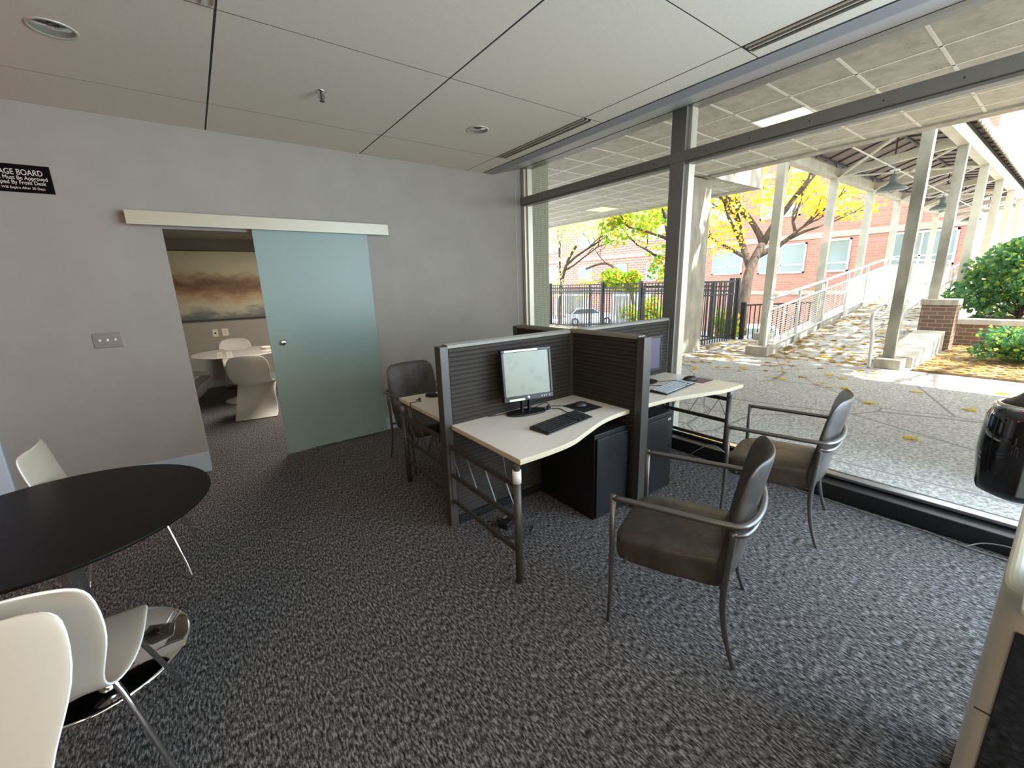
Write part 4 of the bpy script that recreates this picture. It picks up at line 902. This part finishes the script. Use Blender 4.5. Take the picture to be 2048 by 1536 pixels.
fence('black steel fence section from the concrete column to the corner post', (8.95, 5.28), (11.05, 5.25), G, 1.55, (1.0,), 0.115, (0.0, 0.30))
fence('farther black steel fence standing behind the patio fence', (13.2, 7.0), (13.2, 17.5), -0.75, 1.42, (0.0, 0.25, 0.5, 0.75, 1.0), 0.13, thick=0.07)
fence('short black steel fence section behind the first left walkway post', (11.15, 5.1), (13.0, 4.1), -0.3, 0.95, (0.0,), 0.13, (0.0,))
tag(box(11.25, 11.60, 4.55, 4.85, G - 0.1, G + 0.16).build('concrete_block', 'conc'), 'small concrete block at the foot of the fence corner post', 'concrete block')

# ---------------- trees and shrubs
def leaf_cloud(mb, centres, count, size, rnd, droop=0.3):
    for _ in range(count):
        c, r_ = rnd.choice(centres)
        while True:
            p = Vector((rnd.uniform(-1, 1), rnd.uniform(-1, 1), rnd.uniform(-1, 1)))
            if p.length < 1: break
        p = Vector(c) + Vector((p.x * r_[0], p.y * r_[1], p.z * r_[2]))
        s_ = size * rnd.uniform(0.6, 1.25)
        e_ = Matrix.Rotation(rnd.uniform(0, 2 * PI), 3, 'Z') @ Matrix.Rotation(rnd.uniform(0.2, 1.9), 3, 'X') @ Matrix.Rotation(rnd.uniform(0, 2 * PI), 3, 'Z')
        q = [(0, -0.5, 0), (0.34, -0.30, 0.05), (0.46, 0.05, 0.04), (0, 0.55, -0.05), (-0.46, 0.05, 0.04), (-0.34, -0.30, 0.05)]
        mb.add([p + e_ @ (Vector(a) * s_) for a in q], [(0, 1, 2, 3, 4, 5)])
def branch(mb, p, d, l, r_, depth, rnd, ends, kids=3, spread=0.7, up=0.15):
    pts = [Vector(p)]; dd = Vector(d).normalized(); n_ = 4
    for i in range(n_):
        dd = (dd + Vector((rnd.uniform(-1, 1), rnd.uniform(-1, 1), rnd.uniform(-0.7, 0.9))) * 0.22 + Vector((0, 0, up * 0.15))).normalized(); pts.append(pts[-1] + dd * l / n_)
    mb.tube(pts, [r_ * (1 - 0.45 * i / n_) for i in range(n_ + 1)], 7 if depth > 1 else 5)
    if depth == 0: ends.append(pts[-1]); return
    for i in range(kids):
        b_ = pts[rnd.choice((2, 3, 4))] if i else pts[-1]
        nd = (dd + Vector((rnd.uniform(-1, 1), rnd.uniform(-1, 1), rnd.uniform(-0.4, 0.8))) * spread).normalized()
        branch(mb, b_, nd, l * rnd.uniform(0.62, 0.8), r_ * 0.55, depth - 1, rnd, ends, kids, spread, up)
def tree(label, trunk_pts, r0, limbs, leafm, nleaf, lsize, seed, clouds=None, depth=2, crown=(0.75, 0.75, 0.6), kids=3):
    rnd = random.Random(seed); t = thing('tree', label, 'tree', (trunk_pts[0][0], trunk_pts[0][1], trunk_pts[0][2])); o_ = Vector(trunk_pts[0])
    mb = MB(); tp = smoothpath(trunk_pts, 4); k = len(tp)
    mb.tube([p - o_ for p in tp], [r0 * (1 - 0.45 * i / k) for i in range(k)], 12)
    ends = []
    for (at_, d, l, r_) in limbs: branch(mb, Vector(at_) - o_, d, l, r_, depth, rnd, ends, kids)
    mb.build('trunk', 'bark', t, smooth=True)
    cl = [((e.x, e.y, e.z), crown) for e in ends]
    if clouds: cl = [((c[0][0] - o_.x, c[0][1] - o_.y, c[0][2] - o_.z), c[1]) for c in clouds] + cl
    lf = MB(); leaf_cloud(lf, cl, nleaf, lsize, rnd); tag(lf.build('foliage', leafm, t), kind='stuff')
    return t
tree('large yellow leaved autumn tree with a leaning forked trunk left of the canopy', [(17.7, 8.15, -1.2), (17.9, 8.2, 0.7), (18.25, 8.25, 1.9), (18.9, 8.15, 2.9)], 0.24,
     [((18.3, 8.25, 1.9), (0.3, 0.5, 0.75), 2.3, 0.15), ((18.6, 8.2, 2.4), (0.55, -0.5, 0.25), 1.8, 0.13), ((18.9, 8.15, 2.9), (0.3, -0.35, 0.9), 1.9, 0.15), ((18.9, 8.15, 2.9), (0.0, 0.4, 0.9), 1.9, 0.14), ((18.4, 8.25, 2.2), (-0.2, 0.9, 0.45), 2.0, 0.09)],
     'leafyellow', 6800, 0.135, 11, crown=(0.62, 0.62, 0.45), kids=3, depth=3,
     clouds=5 * [((18.0, 9.7, 4.2), (1.1, 0.9, 0.9)), ((18.1, 9.2, 3.2), (0.9, 0.8, 0.7)), ((18.6, 8.6, 4.5), (1.2, 1.2, 0.9)), ((19.5, 7.9, 5.0), (1.4, 1.2, 0.7))] + 2 * [((18.6, 9.6, 3.9), (1.3, 1.5, 0.9)), ((19.6, 7.4, 4.6), (1.4, 1.6, 0.8)), ((18.8, 8.6, 5.2), (1.6, 2.0, 0.7)), ((18.2, 10.3, 2.9), (0.8, 1.1, 0.7))])
tree('green and yellow leaved tree seen left of the mullion, over the fence', [(12.3, 7.4, -0.6), (12.15, 7.7, 1.3), (12.0, 7.9, 2.6), (11.9, 8.0, 3.6)], 0.09,
     [((12.1, 7.9, 2.2), (-0.4, 1, 0.2), 1.2, 0.05), ((12.0, 7.9, 2.8), (-0.5, 0.8, 0.5), 1.3, 0.05), ((11.9, 8, 3.4), (0, 0.4, 1), 1.0, 0.05), ((12.1, 7.8, 1.4), (-0.3, 1, -0.1), 1.0, 0.035)],
     'leafgreen', 3600, 0.13, 5, crown=(0.35, 0.40, 0.30), kids=2,
     clouds=[((11.9, 8.3, 3.0), (0.6, 0.8, 0.8)), ((11.2, 9.2, 3.2), (0.6, 0.7, 0.55)), ((11.5, 8.7, 3.6), (0.7, 0.9, 0.4)), ((12.0, 8.2, 1.9), (0.4, 0.45, 0.5))])
tree('pale yellow tree with thin arching branches behind the left fence', [(14.4, 15.3, -1.5), (14.4, 15.3, 1.0), (14.5, 15.0, 2.4), (14.8, 14.6, 3.3)], 0.10,
     [((14.5, 15.0, 2.4), (0.5, -0.7, 0.6), 2.4, 0.06), ((14.4, 15.2, 1.6), (-0.1, 0.2, 0.9), 2.0, 0.06), ((14.5, 15, 2.2), (0.4, -0.6, 0.2), 1.8, 0.05)],
     'leafpale', 6500, 0.12, 8, crown=(0.7, 0.8, 0.6), kids=3, clouds=[((15.0, 14.0, 4.3), (1.6, 2.2, 0.9)), ((14.4, 15.2, 3.4), (1.0, 1.2, 1.1)), ((14.2, 15.4, 1.6), (0.6, 0.6, 0.8))])
tree('thin bare arching branch tree crossing above the patio fence', [(15.9, 12.0, -1.4), (15.9, 12.1, 0.6), (15.7, 12.5, 1.7), (15.3, 13.2, 2.4), (14.9, 14.1, 2.2)], 0.08,
     [((15.5, 12.8, 2.1), (-0.2, 0.6, -0.5), 0.9, 0.025), ((15.3, 13.2, 2.4), (-0.2, 0.5, 0.5), 1.0, 0.03)], 'leafyellow', 110, 0.14, 3, crown=(0.4, 0.5, 0.3))
# tall tree out of sight to the right, standing between the sun and the patio: its shade dapples the ramp
tree('tall yellow leaved tree beside the planting bed whose crown shades the ramp', [(13.5, -6.5, -0.1), (13.4, -6.2, 3.0), (13.2, -5.2, 6.0), (13.0, -4.2, 7.6)], 0.28,
     [((13.2, -5.2, 6), (-1, 0.5, 0.5), 2.5, 0.1), ((13, -4.2, 7.6), (0.8, 0.6, 0.3), 2.5, 0.1), ((13, -4.2, 7.6), (-0.8, 0.8, 0.2), 2.5, 0.1)],
     'leafyellow', 3300, 0.27, 31, crown=(0.8, 0.8, 0.5), clouds=30 * [((12.6, -2.9, 8.4), (4.6, 3.2, 1.2))])
def shrub(label, loc, ext, n_, size, seed, mt='leafshrub'):
    rnd = random.Random(seed); t = thing('shrub', label, 'shrub', loc); st_ = MB(); cl = []
    for i in range(16):
        a = rnd.uniform(0, 2 * PI); q = rnd.uniform(0.2, 0.8); e = Vector((math.cos(a) * ext[0] * q, math.sin(a) * ext[1] * q, ext[2] * rnd.uniform(0.15, 0.95)))
        st_.tube([(0.02 * i, 0, 0), e * 0.5 + Vector((0, 0, 0.05)), e], [0.02, 0.014, 0.006], 5); cl.append((tuple(e * 0.9), (ext[0] * 0.34, ext[1] * 0.34, ext[2] * 0.20)))
    st_.build('stems', 'bark', t); lf = MB(); leaf_cloud(lf, cl, n_, size, rnd); tag(lf.build('foliage', mt, t), kind='stuff'); return t
shrub('large dense green shrub growing behind the planter wall at right', (14.3, 0.75, 0.56), (1.5, 1.35, 1.75), 8500, 0.085, 21)
shrub('big green shrub at the right frame edge behind the planter wall', (14.2, -1.1, 0.56), (1.3, 1.2, 1.9), 5000, 0.09, 22)
shrub('low spreading green shrub in the leaf bed in front of the brick planter', (10.9, 0.35, G + 0.03), (1.0, 0.8, 0.66), 3000, 0.06, 23)
shrub('yellow green bush low behind the patio fence, near the mullion', (13.9, 9.6, -1.6), (0.9, 1.5, 2.6), 1600, 0.16, 25, 'leafgreen')
shrub('yellow green bush behind the fence section beside the concrete column', (14.6, 7.3, -1.8), (0.7, 0.9, 2.4), 1100, 0.16, 26, 'leafgreen')

# fallen leaves
def leaf_poly(mb, x, y, z, s_, a, rnd):
    q = [(0, -0.6), (0.16, -0.3), (0.5, -0.35), (0.34, 0.0), (0.45, 0.3), (0.15, 0.28), (0, 0.6), (-0.15, 0.28), (-0.45, 0.3), (-0.34, 0), (-0.5, -0.35), (-0.16, -0.3)]
    c, s2 = math.cos(a), math.sin(a)
    mb.add([(x + (u * c - v_ * s2) * s_, y + (u * s2 + v_ * c) * s_, z + 0.004 + abs(u) * s_ * rnd.uniform(0.05, 0.35)) for u, v_ in q] + [(x, y, z + 0.004)], [(i, (i + 1) % 12, 12) for i in range(12)])
rnd = random.Random(4); lm = MB()
for _ in range(1500):      # leaf bed
    leaf_poly(lm, rnd.uniform(9.1, 12.6), rnd.uniform(-3.0, 1.42), G + 0.036, rnd.uniform(0.05, 0.13), rnd.uniform(0, 6.3), rnd)
for _ in range(620):      # ramp, thicker along its sides
    x = 9.0 + 8 * rnd.random() ** 1.2; e = rnd.random() ** 2.2; y = (3.55 - e * 1.4) if rnd.random() < 0.65 else (2.05 + e * 1.2)
    leaf_poly(lm, x, y, ground_at(x) + (0.0 if x > 9.15 else 0.0), rnd.uniform(0.06, 0.13), rnd.uniform(0, 6.3), rnd)
for _ in range(420):      # walk beside the column and patio edge
    x = rnd.uniform(7.0, 11.0); y = rnd.uniform(4.0, 5.2) if rnd.random() < 0.6 else rnd.uniform(1.6, 4.2)
    if (y < 4 and x > 9) or (8.1 < x < 9.0 and y > 4.8): continue
    if x < 8 and rnd.random() < 0.5: continue
    leaf_poly(lm, x, y, G, rnd.uniform(0.06, 0.13), rnd.uniform(0, 6.3), rnd)
for _ in range(260): leaf_poly(lm, rnd.uniform(10.2, 11.0), rnd.uniform(7.5, 14), G - 0.01, rnd.uniform(0.07, 0.14), rnd.uniform(0, 6.3), rnd)
tag(lm.build('leaf_litter', 'leafground'), 'fallen yellow and brown autumn leaves scattered over ramp and planting bed', 'fallen leaves', kind='stuff')
near = [(6.45, 1.35), (7.1, 2.55), (6.9, 0.55), (5.3, 0.75), (7.6, 3.4), (6.9, 3.9), (7.5, 1.1), (8.1, 0.4), (6.2, 3.1), (7.9, 2.2)]
for i, (x, y) in enumerate(near):
    mb = MB(); leaf_poly(mb, 0, 0, 0, 0.14, 1.3 * i, rnd); o = mb.build('fallen_leaf', 'leafground'); o.location = (x, y, G)
    tag(o, 'single fallen leaf lying on the grey patio paving', 'leaf', 'lone leaves on the paving')

# ---------------- buildings across the car park
def building(label, bx_, wallm, wins, bands=(), awn=()):
    x0, x1, y0, y1, z0, z1 = bx_
    t = thing('brick_building', label, 'building', (x0, (y0 + y1) / 2, z0)); oy = (y0 + y1) / 2
    wl = box(0, x1 - x0, y0 - oy, y1 - oy, 0, z1 - z0).build('wall', wallm, t)
    for (z, h) in bands: box(-0.06, 0, y0 - oy, y1 - oy, z - z0, z - z0 + h).build('stone_band', 'band', t)
    for (ya, yb, za, zb_) in wins:
        f = MB(); a, b_, c, d = ya - oy, yb - oy, za - z0, zb_ - z0; w_ = 0.09
        f.bx(-0.07, 0.0, a, b_, c, c + w_).bx(-0.07, 0, a, b_, d - w_, d).bx(-0.07, 0, a, a + w_, c, d).bx(-0.07, 0, b_ - w_, b_, c, d).bx(-0.06, 0, a, b_, c + 0.45, c + 0.52)
        k = max(1, int(round((b_ - a) / 1.1)))
        for i in range(1, k): y = a + (b_ - a) * i / k; f.bx(-0.06, 0, y - 0.035, y + 0.035, c, d)
        fo = f.build('window', 'white', t); box(-0.03, -0.005, a, b_, c, d).build('pane', 'winglass', fo)
    return t, oy
M['winglass'] = mat('dim window pane', (0.20, 0.24, 0.22), 0.12, spec=0.8)
wins = [(7.95, 9.0, 1.75, 3.50), (10.05, 12.6, 1.75, 3.45), (13.6, 15.6, 1.8, 3.4), (8.3, 9.3, 5.0, 6.9), (10.6, 12.8, 5.0, 6.9), (14, 16, 5.0, 6.9), (3.9, 6.4, 1.9, 3.55), (4.4, 6.0, 5.1, 6.6)]
building('pink brick building across the car park, behind the yellow tree', (29.0, 40, 3.4, 16.6, -2.2, 13.5), 'brick', wins, ((3.62, 0.30), (0.5, 0.22), (7.3, 0.3)))
wins2 = [(36.3, 38.2, 1.5, 3.4), (31.0, 33.0, 1.6, 3.2), (26.6, 28.2, 1.6, 3.2), (22.0, 24.4, 1.5, 3.2), (18.4, 20.4, 1.5, 3.2), (36, 38.6, 5, 7), (30.5, 33, 5, 7), (22, 25, 5, 7)]
b2, oy2 = building('striped red brick building behind the left fence with garage openings', (33.8, 44, 17.0, 44, -2.6, 14), 'brickred', wins2, ((3.75, 0.35), (0.45, 0.35)))
for (ya, yb) in ((31.6, 36.4), (24.0, 28.0), (38.0, 43.0)):
    box(-0.08, 0.02, ya - oy2, yb - oy2, 0.0, 2.75).build('garage_opening', 'garagevoid' if False else 'conc', b2)
    MB().bx(-0.14, 0, ya - oy2 - 0.3, ya - oy2, 0, 3.0).bx(-0.14, 0, yb - oy2, yb - oy2 + 0.3, 0, 3.0).bx(-0.14, 0, ya - oy2, yb - oy2, 2.75, 3.0).build('door_surround', 'white', b2)
wt = thing('white_building', 'bright white apartment tower beyond the right side of the canopy', 'building', (46, 0, -2.1))
box(0, 12, -14, 6.2, 0, 34).build('wall', 'whitewall', wt)
for k in range(6):
    for j in range(5): box(-0.03, 0, -3 + j * 2.0, -2.3 + j * 2.0, 7 + k * 3.2, 8.5 + k * 3.2).build('window_pane', 'carsilver', wt)
# garden lamp post / downpipe between the buildings
tag(MB().tube([(24.0, 9.65, -2.1), (24.0, 9.65, 4.6)], 0.07, 10).build('lamp_post', 'fence'), 'dark slim post standing in front of the pink brick building', 'post')

# ---------------- parked cars
def make_car(label, paint):
    t = thing('parked_car', label, 'car')
    body = [(-2.25, 0.32), (-2.28, 0.62), (-2.20, 0.92), (-1.75, 0.98), (-1.30, 1.38), (-0.95, 1.45), (0.25, 1.45), (0.95, 1.02), (1.95, 0.88), (2.22, 0.66), (2.24, 0.34), (1.85, 0.22), (-1.9, 0.22)]
    MB().prism_y([(x, z) for x, z in body[::-1]], -0.86, 0.86).build('body', paint, t, bevel=0.07, seg=3)
    gl = [(-1.62, 1.00), (-1.25, 1.34), (-0.95, 1.40), (0.20, 1.40), (0.80, 1.02)]
    MB().prism_y(gl[::-1], -0.868, -0.85).prism_y(gl[::-1], 0.85, 0.868).build('side_windows', 'carroof', t)
    MB().add([(-1.78, -0.68, 1.0), (-1.78, 0.68, 1.0), (-1.33, 0.6, 1.385), (-1.33, -0.6, 1.385)], [(0, 1, 2, 3)]).add([(0.97, -0.68, 1.035), (0.97, 0.68, 1.035), (0.30, 0.6, 1.45), (0.30, -0.6, 1.45)], [(0, 3, 2, 1)]).build('windscreen', 'carroof', t, solid=0.03)
    for x in (-1.38, 1.38):
        for y in (-0.80, 0.80):
            wq = MB().lathe([(0, -0.10), (0.30, -0.10), (0.33, -0.06), (0.33, 0.06), (0.30, 0.10), (0, 0.10)], (x, y, 0.33), 24, 'y').build('wheel', 'tyre', t)
            MB().lathe([(0, -0.115), (0.20, -0.112), (0.21, 0.112), (0, 0.115)], (x, y, 0.33), 20, 'y').build('hub_cap', 'carsilver', wq)
    for y in (-0.62, 0.62): box(-2.30, -2.20, y - 0.20, y + 0.20, 0.70, 0.84).build('tail_lamp', 'tail', t, bevel=0.02)
    return t
c0 = make_car('white hatchback parked behind the left patio fence', 'carwhite')
c0.location = (28.0, 26.0, -2.08); c0.rotation_euler = (0, 0, R(-38))
c1 = dup(c0, (31.0, 20.6, -2.08), R(-30), 'silver car parked farther right behind the patio fence, near the mullion')
for ch in c1.children:
    if ch.name.startswith('body'): ch.data = ch.data.copy(); ch.data.materials[0] = M['carsilver']
dup(c0, (23.0, 14.9, -2.08), R(60), 'white car seen through the fence beside the concrete column')
dup(c0, (21.5, 9.4, -2.08), R(35), 'white car seen through the wire infill of the ramp railing')
